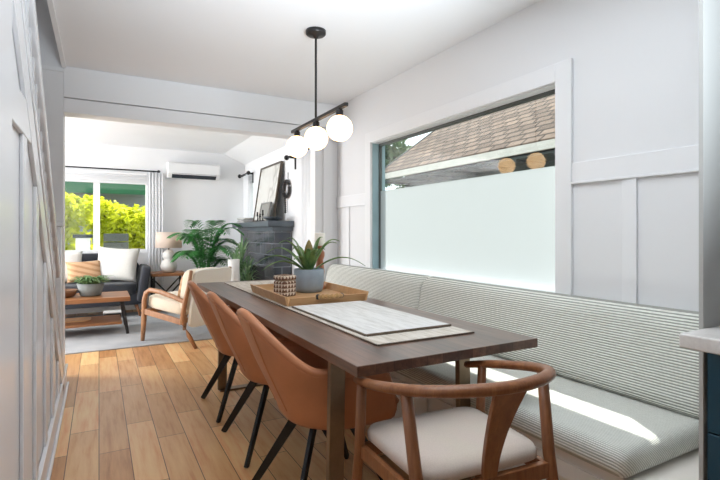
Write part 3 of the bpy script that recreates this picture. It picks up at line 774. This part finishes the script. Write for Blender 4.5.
for nm, W in (('window_3', W3), ('window_4', W4)):
    f = MB().box((2.24, W[0], W[2]), (2.32, W[0] + .03, W[3])).box((2.24, W[1] - .03, W[2]), (2.32, W[1], W[3])).box((2.24, W[0] + .03, W[2]), (2.32, W[1] - .03, W[2] + .03)).box((2.24, W[0] + .03, W[3] - .03), (2.32, W[1] - .03, W[3])).build(nm, M['trim'])
    struct(f); MB().box((2.275, W[0] + .03, W[2] + .03), (2.281, W[1] - .03, W[3] - .03)).build('pane', M['glass'], f)
struct(MB().box((-3.05, YB - .015, 0), (2.19, YB, .12)).build('baseboard_back', M['trim']))

# air conditioner
ac = thing('air_conditioner', 'white split air conditioner high on the living-room back wall', 'air conditioner', (1.345, 8.1, 2.06))
MB().prism([(0, 0.0), (0, .245), (-.17, .245), (-.2, .22), (-.2, .07), (-.13, 0)], -.40, .40, 'X').build('body', M['ac'], ac, bevel=.01, seg=3)
MB().prism([(-.192, .052), (-.204, .066), (-.136, .004), (-.13, -.004)], -.34, .34, 'X').build('outlet', M['dark_pane'], ac)
MB().box((-.34, -.214, .060), (.34, -.168, .068), Rx(.55)).build('flap', M['ac'], ac)

# ------------------------------------------------------------------ fireplace
fp = thing('fireplace', 'dark tiled fireplace with slate mantel against the right living wall', 'fireplace', (2.08, 6.62, 0))
t = MB().box((-.123, -.82, 0), (.118, -.42, 1.265)).box((-.123, .42, 0), (.118, .82, 1.265)).box((-.123, -.42, .72), (.118, .42, 1.265))
t.build('surround', M['tile'], fp, bevel=.006)
MB().box((-.05, -.418, 0), (.11, .418, .718)).build('firebox', M['black'], fp)
MB().box((-.23, -.90, 1.267), (.118, .91, 1.342)).build('mantel_shelf', M['mantel'], fp, bevel=.006)
MB().box((-.16, -.86, 1.215), (.118, .86, 1.2665)).build('mantel_moulding', M['mantel'], fp, bevel=.006)
# things on the mantel (top z = 1.342)
def leaning_frame(name, loc, w, h, d, lean, fw, framemat, printmat, label):
    r = thing(name, label, 'picture', loc); R = Ry(lean)
    t = MB()
    for a, b in (((-d, -w / 2, 0), (0, -w / 2 + fw, h)), ((-d, w / 2 - fw, 0), (0, w / 2, h)), ((-d, -w / 2 + fw, 0), (0, w / 2 - fw, fw)), ((-d, -w / 2 + fw, h - fw), (0, w / 2 - fw, h))): t.box(a, b, R, (0, 0, 0))
    t.build('frame', framemat, r)
    MB().box((-d * .6, -w / 2 + fw, fw), (-d * .2, w / 2 - fw, h - fw), R, (0, 0, 0)).build('print', printmat, r)
    return r
leaning_frame('picture_frame', (2.06, 6.54, 1.345), .92, .82, .035, math.radians(8.5), .022, M['frame_dark'], M['print'], 'large dark-framed faint print leaning on the mantel')
leaning_frame('picture_frame', (1.975, 6.29, 1.345), .40, .26, .03, math.radians(12), .02, M['paper'], M['paper'], 'small grey panel leaning in front of the large print')
for i, (x, y, h) in enumerate(((1.90, 6.34, .13), (1.90, 6.22, .105), (1.90, 6.10, .15))):
    cs = tag(MB().lathe([(.028, 0), (.028, .008), (.007, .016), (.007, h * .55), (.018, h * .6), (.010, h * .65), (.010, h), (.001, h)], n=12).build('candlestick', M['black'], smooth=True, loc=(x, y, 1.342)),
        ('little black candlestick on the mantel, farthest of the three', 'shortest of the three little black candlesticks on the mantel', 'tallest little black candlestick at the mantel front end')[i], 'candlestick', 'black candlesticks on the mantel')
tag(MB().lathe([(.001, 0), (.05, 0), (.11, .035), (.13, .055), (.122, .055), (.05, .012), (.001, .012)], n=24).build('dish', M['mantel'], smooth=True, loc=(1.97, 5.92, 1.342)), 'dark shallow dish at the near end of the mantel', 'dish')
for i in range(3):
    z = 1.342 + i * .024
    bk = thing('book', ('grey book at the bottom of the mantel stack', 'grey book in the middle of the mantel stack', 'pale grey book on top of the mantel stack')[i], 'book', (1.99, 7.20, z), math.radians((4, -5, 9)[i]), 'books on the far end of the mantel')
    MB().box((-.10, -.15 + .01 * i, .003), (.095, .15 - .01 * i, .020)).build('pages', M['ceramic'], bk)
    t = MB().box((-.105, -.155 + .01 * i, 0), (.105, .155 - .01 * i, .003)).box((-.105, -.155 + .01 * i, .020), (.105, .155 - .01 * i, .0235)).box((.0952, -.155 + .01 * i, .003), (.105, .155 - .01 * i, .020)); t.build('cover', M['paper' if i == 2 else 'mantel'], bk)
ov = thing('oval_mirror', 'small black oval frame leaning behind the far side of the large print', 'mirror', (2.13, 7.12, 1.345))
MB().lathe([(.0, 0), (.16, 0), (.16, .018), (.0, .018)], n=28, cap=False).build('frame', M['black'], ov, smooth=False)
ov.rotation_euler = (0, PI / 2 + math.radians(6), 0); ov.location = (2.155, 7.10, 1.56); ov.scale = (1.25, .62, 1)
gl = thing('wall_garland', 'black ring wall hanging with trailing beads beside the large print', 'wall decoration', (2.17, 5.94, 1.77))
MB().tube([(0, .105 * math.cos(a), .105 * math.sin(a)) for a in [2 * PI * i / 28 for i in range(29)]], .022, 10, cap=False).build('ring', M['black2'], gl, smooth=True)
t = MB()
for i in range(9): t.sphere((0.0, .05 - .002 * i, -.10 - .026 * i), .015, 10, 7)
t.build('bead_tail', M['black2'], gl, smooth=True)
MB().tube([(.02, 0, .1), (.025, 0, .22)], .004, 6).build('cord', M['black'], gl)

# ------------------------------------------------------------------ rug, sofa, pillows
tag(MB().box((-2.4, 5.423, .0005), (1.78, 7.75, .012)).build('rug', M['rug'], bevel=.003), 'large pale grey-blue rug under the living-room furniture', 'rug')
Z0 = .012
sf = thing('sofa', 'charcoal sofa beneath the living-room window', 'sofa', (-.52, 7.6, Z0 + .006))
def rb(a, b, e=.22): 
    c = [(p + q) / 2 for p, q in zip(a, b)]; return MB().cushion(c, [q - p for p, q in zip(a, b)], e, n=32, m=16)
rb((-1.08, -.30, .16), (1.06, .40, .34), .12).build('base', M['charcoal'], sf, smooth=True)
for a, b in ((-1.0, 0), (0, .99)): rb((a, -.33, .30), (b, .24, .475), .25).build('seat_cushion', M['charcoal'], sf, smooth=True)
for a, b in ((-1.0, 0), (0, .99)):
    o_ = MB().cushion(((a + b) / 2, .26, .64), (b - a, .20, .46), .3, n=32, m=16, rot=Rx(-.12)); o_.build('back_cushion', M['charcoal'], sf, smooth=True)
rb((-1.08, .26, .16), (1.06, .44, .76), .2).build('back', M['charcoal'], sf, smooth=True)
for s in (-1, 1):
    R_ = Ry(s * .16)
    MB().cushion((s * 1.075, .03, .44), (.13, .74, .52), .3, n=32, m=16, rot=R_).build('arm', M['charcoal'], sf, smooth=True)
    for y in (-.22, .34): MB().tube([(s * .98, y, .17), (s * 1.03, y + (-.04 if y < 0 else .03), 0)], [.024, .014], 10).build('leg', M['walnut'], sf, smooth=True)
def pillow(name, loc, w, h, t, rx, rz, mat, label, ry=0):
    r = MB().pillow((0, 0, 0), w, h, t, Rz(rz) @ Rx(rx) @ Ry(ry)).build(name, mat, None, smooth=True, weld=True, loc=loc)
    return tag(r, label, 'pillow')
pillow('pillow', (.225, 7.50, .745), .56, .50, .17, -.30, -.25, M['pillow_white'], 'large white pillow leaning at the right end of the charcoal sofa', .06)
pp2 = pillow('pillow', (-.17, 7.46, .665), .44, .30, .13, -.35, .1, M['pillow_tan'], 'tan striped oblong pillow between the white pillows on the sofa', -.04)
pillow('pillow', (-.42, 7.56, .72), .46, .44, .15, -.28, .12, M['pillow_white'], 'smaller white pillow behind the tan striped one on the sofa')
pillow('pillow', (-.62, 7.63, .74), .40, .46, .13, -.2, .0, M['charcoal'], 'charcoal pillow at the left of the white ones on the sofa')

# coffee table
ct = thing('coffee_table', 'reclaimed wood coffee table with low shelf on the rug', 'coffee table', (-.35, 6.43, Z0))
MB().box((-.66, -.32, .385), (.67, .32, .435)).build('top', M['oak_dark'], ct, bevel=.005)
MB().box((-.60, -.27, .115), (.585, .27, .145)).build('shelf', M['oak_dark'], ct, bevel=.004)
for sx in (-1, 1):
    for sy in (-1, 1): MB().bar((sx * .585, sy * .26, .385), (sx * .645, sy * .285, 0), .045, .03, .032, .022).build('leg', M['black2'], ct, bevel=.003)
tag(MB().cushion((0, 0, .006), (.5, .30, .012), .3).build('serving_board', M['tray'], smooth=True, loc=(-.33, 6.5, Z0 + .1455)), 'light wooden board on the lower shelf of the coffee table', 'board')
fpn = thing('potted_fern', 'small fern in a grey tapered pot on the coffee table', 'plant', (-.085, 6.42, Z0 + .4355))
MB().lathe([(.085, 0), (.11, .01), (.145, .15), (.135, .15), (.11, .12)], n=28).build('pot', M['greypot'], fpn, smooth=True)
MB().lathe([(.001, .12), (.118, .12), (.11, .10), (.001, .10)], n=20).build('soil', M['soil'], fpn)
mb = MB(); rnd = random.Random(3)
for i in range(150):
    a = rnd.uniform(0, 2 * PI); L_ = rnd.uniform(.07, .22); r0 = rnd.uniform(0, .08); d = Vector((math.cos(a), math.sin(a), 0)); sd = d.cross(Vector((0, 0, 1)))
    up = rnd.uniform(.03, .10); P = [d * (r0 + L_ * q) + Vector((0, 0, .12 + up * math.sin(q * PI * .8) + .02 * q)) for q in (0, .25, .5, .75, 1)]
    mb.strip(P, [.004, .011, .014, .010, .001], sd, .3)
mb.build('foliage', M['succulent'], fpn, smooth=True)
bw = thing('bowl', 'brown clay bowl beside the fern on the coffee table', 'bowl', (-.335, 6.40, Z0 + .4355))
MB().lathe([(.05, 0), (.08, .01), (.115, .06), (.12, .085), (.110, .085), (.10, .06), (.06, .02), (.001, .018)], n=26).build('body', M['clay'], bw, smooth=True)
for i in range(2):
    tag(MB().box((-.15, -.11, 0), (.15, .11, .018)).build('magazine', M['bluebook'], bevel=.002, loc=(-.40 - .02 * i, 6.62, Z0 + .4355 + .0185 * i)), ('lower blue-grey magazine behind the clay bowl on the coffee table', 'upper blue-grey magazine behind the clay bowl on the coffee table')[i], 'magazine', 'magazines on the coffee table')
sbx = thing('storage_box', 'small black box with pale lid on the rug behind the coffee table', 'box', (.155, 7.0, Z0))
MB().box((-.10, -.09, 0), (.10, .09, .13)).build('body', M['pot_black'], sbx, bevel=.02, seg=3)
MB().box((-.105, -.095, .131), (.105, .095, .148)).build('lid', M['ceramic'], sbx, bevel=.005)

# side table and lamp
st = thing('side_table', 'wood-topped side table with black crossed legs beside the sofa', 'side table', (.90, 7.60, 0))
MB().box((-.235, -.235, .555), (.235, .235, .598)).build('top', M['oak_dark'], st, bevel=.004)
for sx in (-1, 1):
    for sy in (-1, 1): MB().box((sx * .205 - .013, sy * .205 - .013, Z0 + .0005), (sx * .205 + .013, sy * .205 + .013, .555)).build('leg', M['black'], st)
for y in (-.205, .205):
    for s in (-1, 1): MB().bar((-.19, y + s * .008, .28 - s * .21), (.19, y + s * .008, .28 + s * .21), .014, .02).build('cross_brace', M['black'], st)
for x in (-.205, .205):
    for s in (-1, 1): MB().bar((x + s * .008, -.19, .28 - s * .21), (x + s * .008, .19, .28 + s * .21), .014, .02).build('cross_brace', M['black'], st)
tl = thing('table_lamp', 'white gourd table lamp on the side table by the curtain', 'lamp', (.915, 7.58, .5985))
prof = [(.055, 0)] + [(.055 + .068 * math.sin(PI * q) ** .7 if q < 1 else .06, .20 * q) for q in [i / 12 for i in range(1, 12)]] 
prof = [(.06, 0), (.09, .015), (.118, .06), (.122, .10), (.108, .145), (.078, .178), (.066, .19), (.076, .205), (.09, .24), (.088, .275), (.066, .31), (.035, .328), (.022, .335), (.001, .336)]
MB().lathe(prof, n=32).build('base', M['ceramic'], tl, smooth=True)
MB().tube([(0, 0, .33), (0, 0, .45)], .010, 8).build('neck', M['black2'], tl)
MB().lathe([(.185, .365), (.178, .60)], n=40, cap=False).build('shade', M['shade'], tl, smooth=True, solid=.003)
MB().sphere((0, 0, .47), .03, 12, 8).build('bulb', M['globe'], tl, smooth=True)

# ------------------------------------------------------------------ lounge armchair
a = math.radians(36.9)
am = thing('lounge_armchair', 'oak-framed cream armchair at the edge of the rug', 'armchair', (.884, 5.56, 0), a)
Wd = .305
for s in (-1, 1):
    x = s * Wd
    fr = MB().tube([(x, .37, Z0 if True else 0), (x, .35, .25), (x, .345, .45), (x, .325, .53), (x, .26, .572), (x, .12, .56), (x, -.08, .515), (x, -.215, .475), (x, -.255, .455)], [.019, .026, .024, .022, .022, .022, .021, .020, .018], 10, 1.2)
    fr.build('front_leg_and_arm', M['oak_chair'], am, smooth=True)
    MB().tube([(x, -.39, 0.0), (x, -.29, .13), (x, -.20, .26), (x, -.235, .45), (x, -.29, .64), (x, -.325, .80)], [.017, .024, .029, .025, .021, .017], 12, 1.0).build('rear_leg', M['oak_chair'], am, smooth=True)
    MB().bar((x, .35, .335), (x, -.2, .255), .028, .06).build('side_rail', M['oak_chair'], am, bevel=.006)
MB().bar((-Wd, .345, .33), (Wd, .345, .33), .028, .055).build('front_rail', M['oak_chair'], am, bevel=.005)
MB().bar((-Wd, -.21, .27), (Wd, -.21, .27), .028, .05).build('rear_rail', M['oak_chair'], am, bevel=.005)
MB().cushion((0, .09, .41), (.55, .56, .15), .3, n=32, rot=Rx(.12)).build('seat_cushion', M['beige'], am, smooth=True)
MB().cushion((0, -.20, .57), (.55, .15, .46), .32, n=32, rot=Rx(.16)).build('back_cushion', M['beige'], am, smooth=True)
MB().cushion((0, -.31, .50), (.57, .05, .62), .2, n=32, rot=Rx(.16)).build('back_panel', M['beige_back'], am, smooth=True)
tag(MB().pillow((0, 0, 0), .40, .26, .11, Rz(a) @ Rx(.30)).build('lumbar_pillow', M['pillow_tan'], smooth=True, weld=True, loc=(.884 + .6 * .055, 5.56 - .8 * .055, .605)), 'small tan pillow on the seat of the cream armchair', 'pillow')

# ------------------------------------------------------------------ living-room plants
def frond(par, base, az, ln, rise, droop, mat, nl=22, lw=.011, ll=.20, nm='frond', lean=.15):
    d = Vector((math.cos(az), math.sin(az), 0)); P = []
    mb = MB(); N = 26
    for i in range(N + 1):
        q = i / N; P.append(Vector(base) + d * (ln * (lean * q + (1 - lean) * q ** 1.8)) + Vector((0, 0, rise * math.sin(q * PI * .56) - droop * q ** 3)))
    mb.tube(P, [.006 * (1 - .8 * i / N) for i in range(N + 1)], 5)
    for i in range(nl):
        q = .36 + .64 * i / nl; k = int(q * N); p = P[k]; tg = (P[min(N, k + 1)] - P[k - 1]).normalized(); sd0 = tg.cross(Vector((0, 0, 1))).normalized()
        L_ = ll * math.sin(PI * (.18 + .78 * (q - .36) / .64)) ** .7
        for s in (-1, 1):
            out = (tg * .55 + sd0 * s * .8 + Vector((0, 0, .10))).normalized()
            Q = [p + out * (L_ * t_) + Vector((0, 0, -.30 * L_ * t_ * t_)) for t_ in (0, .35, .7, 1)]
            mb.strip(Q, [lw * .5, lw, lw * .75, .0008], out.cross(Vector((0, 0, 1))) + tg * .1, .3)
    mb.build(nm, mat, par, smooth=True)
pm = thing('potted_palm', 'leafy palm on the floor between side table and fireplace', 'plant', (1.34, 7.0, Z0))
MB().lathe([(.13, 0), (.15, .01), (.175, .28), (.165, .30), (.15, .28)], n=28).build('basket', M['basket'], pm, smooth=True)
MB().lathe([(.001, .27), (.155, .27), (.15, .25), (.001, .25)], n=20).build('soil', M['soil'], pm)
rnd = random.Random(11)
for i in range(26):
    az = 2 * PI * i / 26 * 2.4 + rnd.uniform(-.3, .3); hi = i / 26
    frond(pm, (rnd.uniform(-.04, .04), rnd.uniform(-.04, .04), .27), az, .32 + .26 * rnd.random(), .60 + .62 * hi, .10 + .14 * rnd.random(), M['palm'], 26, .016, .20)
dr = thing('dracaena', 'striped upright leafy plant in a black pot before the fireplace', 'plant', (1.62, 6.10, 0))
MB().lathe([(.12, Z0 + .0005), (.16, .02), (.17, .30), (.155, .30), (.15, .26)], n=28).build('pot', M['pot_black'], dr, smooth=True)
MB().lathe([(.001, .27), (.152, .27), (.14, .24), (.001, .24)], n=20).build('soil', M['soil'], dr)
for (sx, sy, hh) in ((0, 0, .60), (.06, -.06, .34), (-.08, .03, .46)):
    MB().tube([(sx * .6, sy * .6, .26), (sx, sy, .27 + hh)], [.014, .010], 8).build('stem', M['stem'], dr, smooth=True)
    mb = MB()
    for i in range(46):
        az = i * 2.399 + rnd.uniform(-.2, .2); q = i / 46; d = Vector((math.cos(az), math.sin(az), 0)); L_ = .29 - .08 * q; z = .30 + hh * (.15 + .85 * q)
        up = .02 + .16 * q ** 1.5; P = [Vector((sx, sy, z)) + d * (L_ * t_ * (1 - .35 * q)) + Vector((0, 0, (up + .08) * math.sin(t_ * PI * .62) - .10 * t_ * t_ * (1 - q))) for t_ in (0, .2, .45, .7, 1)]
        mb.strip(P, [.006, .013, .015, .010, .001], d.cross(Vector((0, 0, 1))), .35)
    mb.build('leaf_crown', M['dracaena'], dr, smooth=True)
tag(MB().lathe([(.09, 0), (.10, .01), (.082, .40), (.070, .72), (.072, .845), (.062, .845), (.060, .72), (.001, .70)], n=28).build('floor_vase', M['ceramic'], smooth=True, loc=(1.475, 5.93, Z0 + .0005)), 'tall white floor vase between palm and fireplace', 'vase')

# ------------------------------------------------------------------ outside
struct(MB().box((-30, -25, -.75), (40, 45, -.6)).build('ground', M['ground']))
struct(MB().box((-3.1, 8.26, -.6), (2.3, 10.2, -.1)).build('porch_floor', M['ground']))
struct(MB().prism([(8.24, 2.62), (9.5, 2.42), (9.5, 2.50), (8.24, 2.74)], -3.4, 2.5, 'X').build('porch_roof', M['fascia']))
pr = thing('porch_pillar', 'white square porch pillar with a dark cap outside the living-room window', 'pillar', (-.235, 9.2, -.1))
MB().box((-.105, -.105, 0), (.105, .105, 1.20)).build('post', M['trim'], pr); MB().box((-.145, -.145, 1.20), (.145, .145, 1.26)).build('cap', M['dark_pane'], pr, bevel=.01)
pc = thing('porch_planter', 'dark grey slatted planter box beyond the porch', 'planter', (.27, 9.7, -.1))
for i in range(8): MB().box((-.2, -.15, .16 * i + .01), (.2, .15, .16 * i + .15)).build('slat', M['dark_frame'], pc)
def leaf_cloud(blobs, n, size, rnd, mat, par, nm='foliage'):
    vs = []; fs = []; tot = sum(b[3] ** 2 for b in blobs)
    for (cx, cy, cz, r) in blobs:
        for i in range(int(n * r * r / tot)):
            v = Vector((rnd.gauss(0, 1), rnd.gauss(0, 1), rnd.gauss(0, 1))).normalized() * r * (rnd.uniform(.35, 1) ** .5)
            p = Vector((cx, cy, cz)) + v; a = Vector((rnd.gauss(0, 1), rnd.gauss(0, 1), rnd.gauss(0, .6))).normalized(); b = a.cross(Vector((rnd.gauss(0, 1), rnd.gauss(0, 1), rnd.gauss(0, 1)))).normalized()
            s = size * rnd.uniform(.6, 1.3); k = len(vs); vs += [tuple(p - a * s), tuple(p + b * s * .5), tuple(p + a * s), tuple(p - b * s * .5)]; fs.append((k, k + 1, k + 2, k + 3))
    o = MB(); o.v = vs; o.f = fs; return o.build(nm, mat, par, weld=None)
def tree(name, label, loc, blobs, n, size, mat, trunk_r, trunk_h, seed):
    r = thing(name, label, 'tree', loc); rnd = random.Random(seed)
    MB().tube([(0, 0, 0), (.05, .03, trunk_h * .5), (-.03, .02, trunk_h)], [trunk_r, trunk_r * .8, trunk_r * .5], 10).build('trunk', M['bark'], r, smooth=True)
    for b in blobs: MB().tube([(0, 0, trunk_h * .55), (b[0] * .8, b[1] * .8, b[2])], [trunk_r * .5, .01], 6).build('branch', M['bark'], r)
    leaf_cloud(blobs, n, size, rnd, mat, r); return r
tree('leafy_tree', 'yellow-green sunlit tree outside the left window pane', (-1.15, 11.2, -.6), [(0, 0, 1.9, .75), (.45, -.15, 1.45, .6), (-.5, .1, 1.5, .7), (.2, .2, 2.2, .55), (-.3, -.2, 2.3, .5), (.3, .1, .9, .6), (-.5, 0, .8, .6), (.75, .1, 2.25, .35)], 8200, .085, M['foliage'], .09, 1.9, 1)
tree('leafy_tree', 'yellow-green sunlit tree outside the right window pane', (.62, 12.6, -.6), [(0, 0, 1.6, .6), (-.35, .1, 2.0, .55), (.42, -.1, 1.35, .5), (-.25, -.1, 1.2, .55), (.55, .1, 2.05, .3), (.1, .1, .8, .55), (-.7, 0, 2.3, .35), (.6, 0, .8, .5), (.95, .1, 1.5, .3), (.2, 0, 2.0, .45), (-.1, -.2, 1.7, .5), (.75, -.1, 1.0, .45)], 8200, .085, M['foliage'], .08, 1.8, 2)
hs = thing('green_awning_house', 'pale house with green awning beyond the yellow-green trees', 'building', (-.2, 16.5, -.6))
MB().box((-5, 0, 0), (5, 4, 3.6)).build('wall', M['siding'], hs)
MB().prism([(-.9, 2.92), (0, 3.5), (0, 3.6), (-.9, 3.3)], -4.5, 1.55, 'X').build('awning', M['awning'], hs)
MB().prism([(-.5, 3.5), (4.5, 3.5), (2, 4.8)], -5.3, 5.3, 'X').build('roof', M['dark_pane'], hs)
for x0, x1 in ((.85, 1.35), (-1.6, -.9), (-3.2, -2.4)):
    f = MB().box((x0 - .07, -.05, 1.55), (x0, .0, 2.35)).box((x1, -.05, 1.55), (x1 + .07, 0, 2.35)).box((x0, -.05, 2.28), (x1, 0, 2.35)).box((x0, -.05, 1.55), (x1, 0, 1.62)).build('window', M['blue_frame'], hs); MB().box((x0, -.03, 1.62), (x1, 0, 2.28)).build('pane', M['dark_pane'], f)
tr_ = MB()
for i in range(6): tr_.bar((1.62 + i * .14, -.05, 3.0), (2.0 + i * .14, -.05, 3.5), .03, .05)
tr_.build('trellis', M['trim'], hs)
# neighbour house beyond the dining window
nh = thing('neighbour_house', 'neighbouring house with brown shingle roof and white fascia outside the dining window', 'building', (5.0, 2.0, -.6))
MB().box((.55, -7, 0), (7.4, 6.1, 2.95)).build('wall', M['siding_dark'], nh)
def roofp(x): return 2.985 + .71 * x
MB().prism([(0.02, roofp(.02) - .10), (4.1, roofp(4.1) - .10), (4.1, roofp(4.1)), (.02, roofp(.02))], -7.4, 6.3, 'Y').build('roof_slope', M['shingle'], nh)
MB().prism([(8.2, roofp(0) - .10), (4.1, roofp(4.1) - .10), (4.1, roofp(4.1)), (8.2, roofp(0))], -7.4, 6.3, 'Y').build('roof_slope', M['shingle'], nh)
MB().prism([(.55, 2.95), (7.4, 2.95), (4.1, roofp(4.1) - .12)], 5.8, 6.1, 'Y').build('gable', M['siding_dark'], nh)
MB().box((.018, -7.38, 2.80), (.55, 6.28, 2.83)).build('soffit', M['siding_dark'], nh)
MB().box((-.03, -7.4, 2.855), (.018, 6.32, 2.965)).build('fascia', M['fascia'], nh)
for i in range(20): MB().box((.02, -6.6 + .66 * i, 2.765), (.54, -6.55 + .66 * i, 2.80)).build('rafter_tail', M['siding_dark'], nh)
MB().prism([(.02, roofp(.02) - .16), (4.1, roofp(4.1) - .16), (4.1, roofp(4.1) + .02), (.02, roofp(.02) + .02)], 6.3, 6.34, 'Y').build('rake_board', M['siding_dark'], nh)
MB().box((.50, 4.3, 2.20), (.548, 5.7, 2.40)).build('wall_vent', M['fascia'], nh)
tree('tall_tree', 'grey-green tree behind the far end of the brown shingle roof', (7.2, 13.0, -.6), [(0, 0, 3.9, 1.1), (.9, 0, 4.2, .9), (-.9, .2, 3.6, .9), (.4, .2, 4.9, .8), (1.7, 0, 3.9, .8)], 4200, .13, M['foliage2'], .18, 3.8, 5)

# ------------------------------------------------------------------ light
wd = bpy.data.worlds.new('sky'); S.world = wd; wd.use_nodes = True
nt = wd.node_tree; nt.nodes.clear(); o_ = nt.nodes.new('ShaderNodeOutputWorld'); bg = nt.nodes.new('ShaderNodeBackground')
bg.inputs['Color'].default_value = (.86, .93, 1, 1); bg.inputs['Strength'].default_value = SKY = 1.75
nt.links.new(bg.outputs[0], o_.inputs[0])
sn = bpy.data.lights.new('sun', 'SUN'); sn.energy = 9.0; sn.angle = math.radians(.6); sn.color = (1, .96, .9)
so = bpy.data.objects.new('sun', sn); COL.objects.link(so)
so.rotation_euler = Vector((.432, .75, 1.0)).to_track_quat('Z', 'Y').to_euler()
def area(name, loc, size, sy, energy, rot, color=(1, 1, 1)):
    l = bpy.data.lights.new(name, 'AREA'); l.shape = 'RECTANGLE'; l.size = size; l.size_y = sy; l.energy = energy; l.color = color
    o = bpy.data.objects.new(name, l); COL.objects.link(o); o.location = loc; o.rotation_euler = rot; return o
# unseen area lights added as fill
area('bounce_fill', (.9, -.4, 1.0), 1.2, .8, 23, (PI - math.radians(52), 0, 0), (.82, .92, 1)).data.spread = math.radians(58)  # added fill, bounced off the ceiling from behind the camera
area('overhead_fill', (.75, 1.35, 2.50), 1.5, 1.1, 10, (0, 0, 0), (.94, .98, 1))  # added fill above the view, no fixture
area('living_side_fill', (-2.95, 6.4, 1.5), 2.6, 1.7, 165, (0, -PI / 2, 0), (.97, .99, 1))  # added fill; the wall behind it has no window
area('stairwell_fill', (-.75, 1.6, 4.1), .6, 1.6, 3, (0, 0, 0))  # added weak fill over the stairs
S.view_settings.view_transform = 'Standard'; S.view_settings.look = 'None'; S.view_settings.gamma = 1; S.view_settings.use_curve_mapping = False
S.view_settings.exposure = 0.2
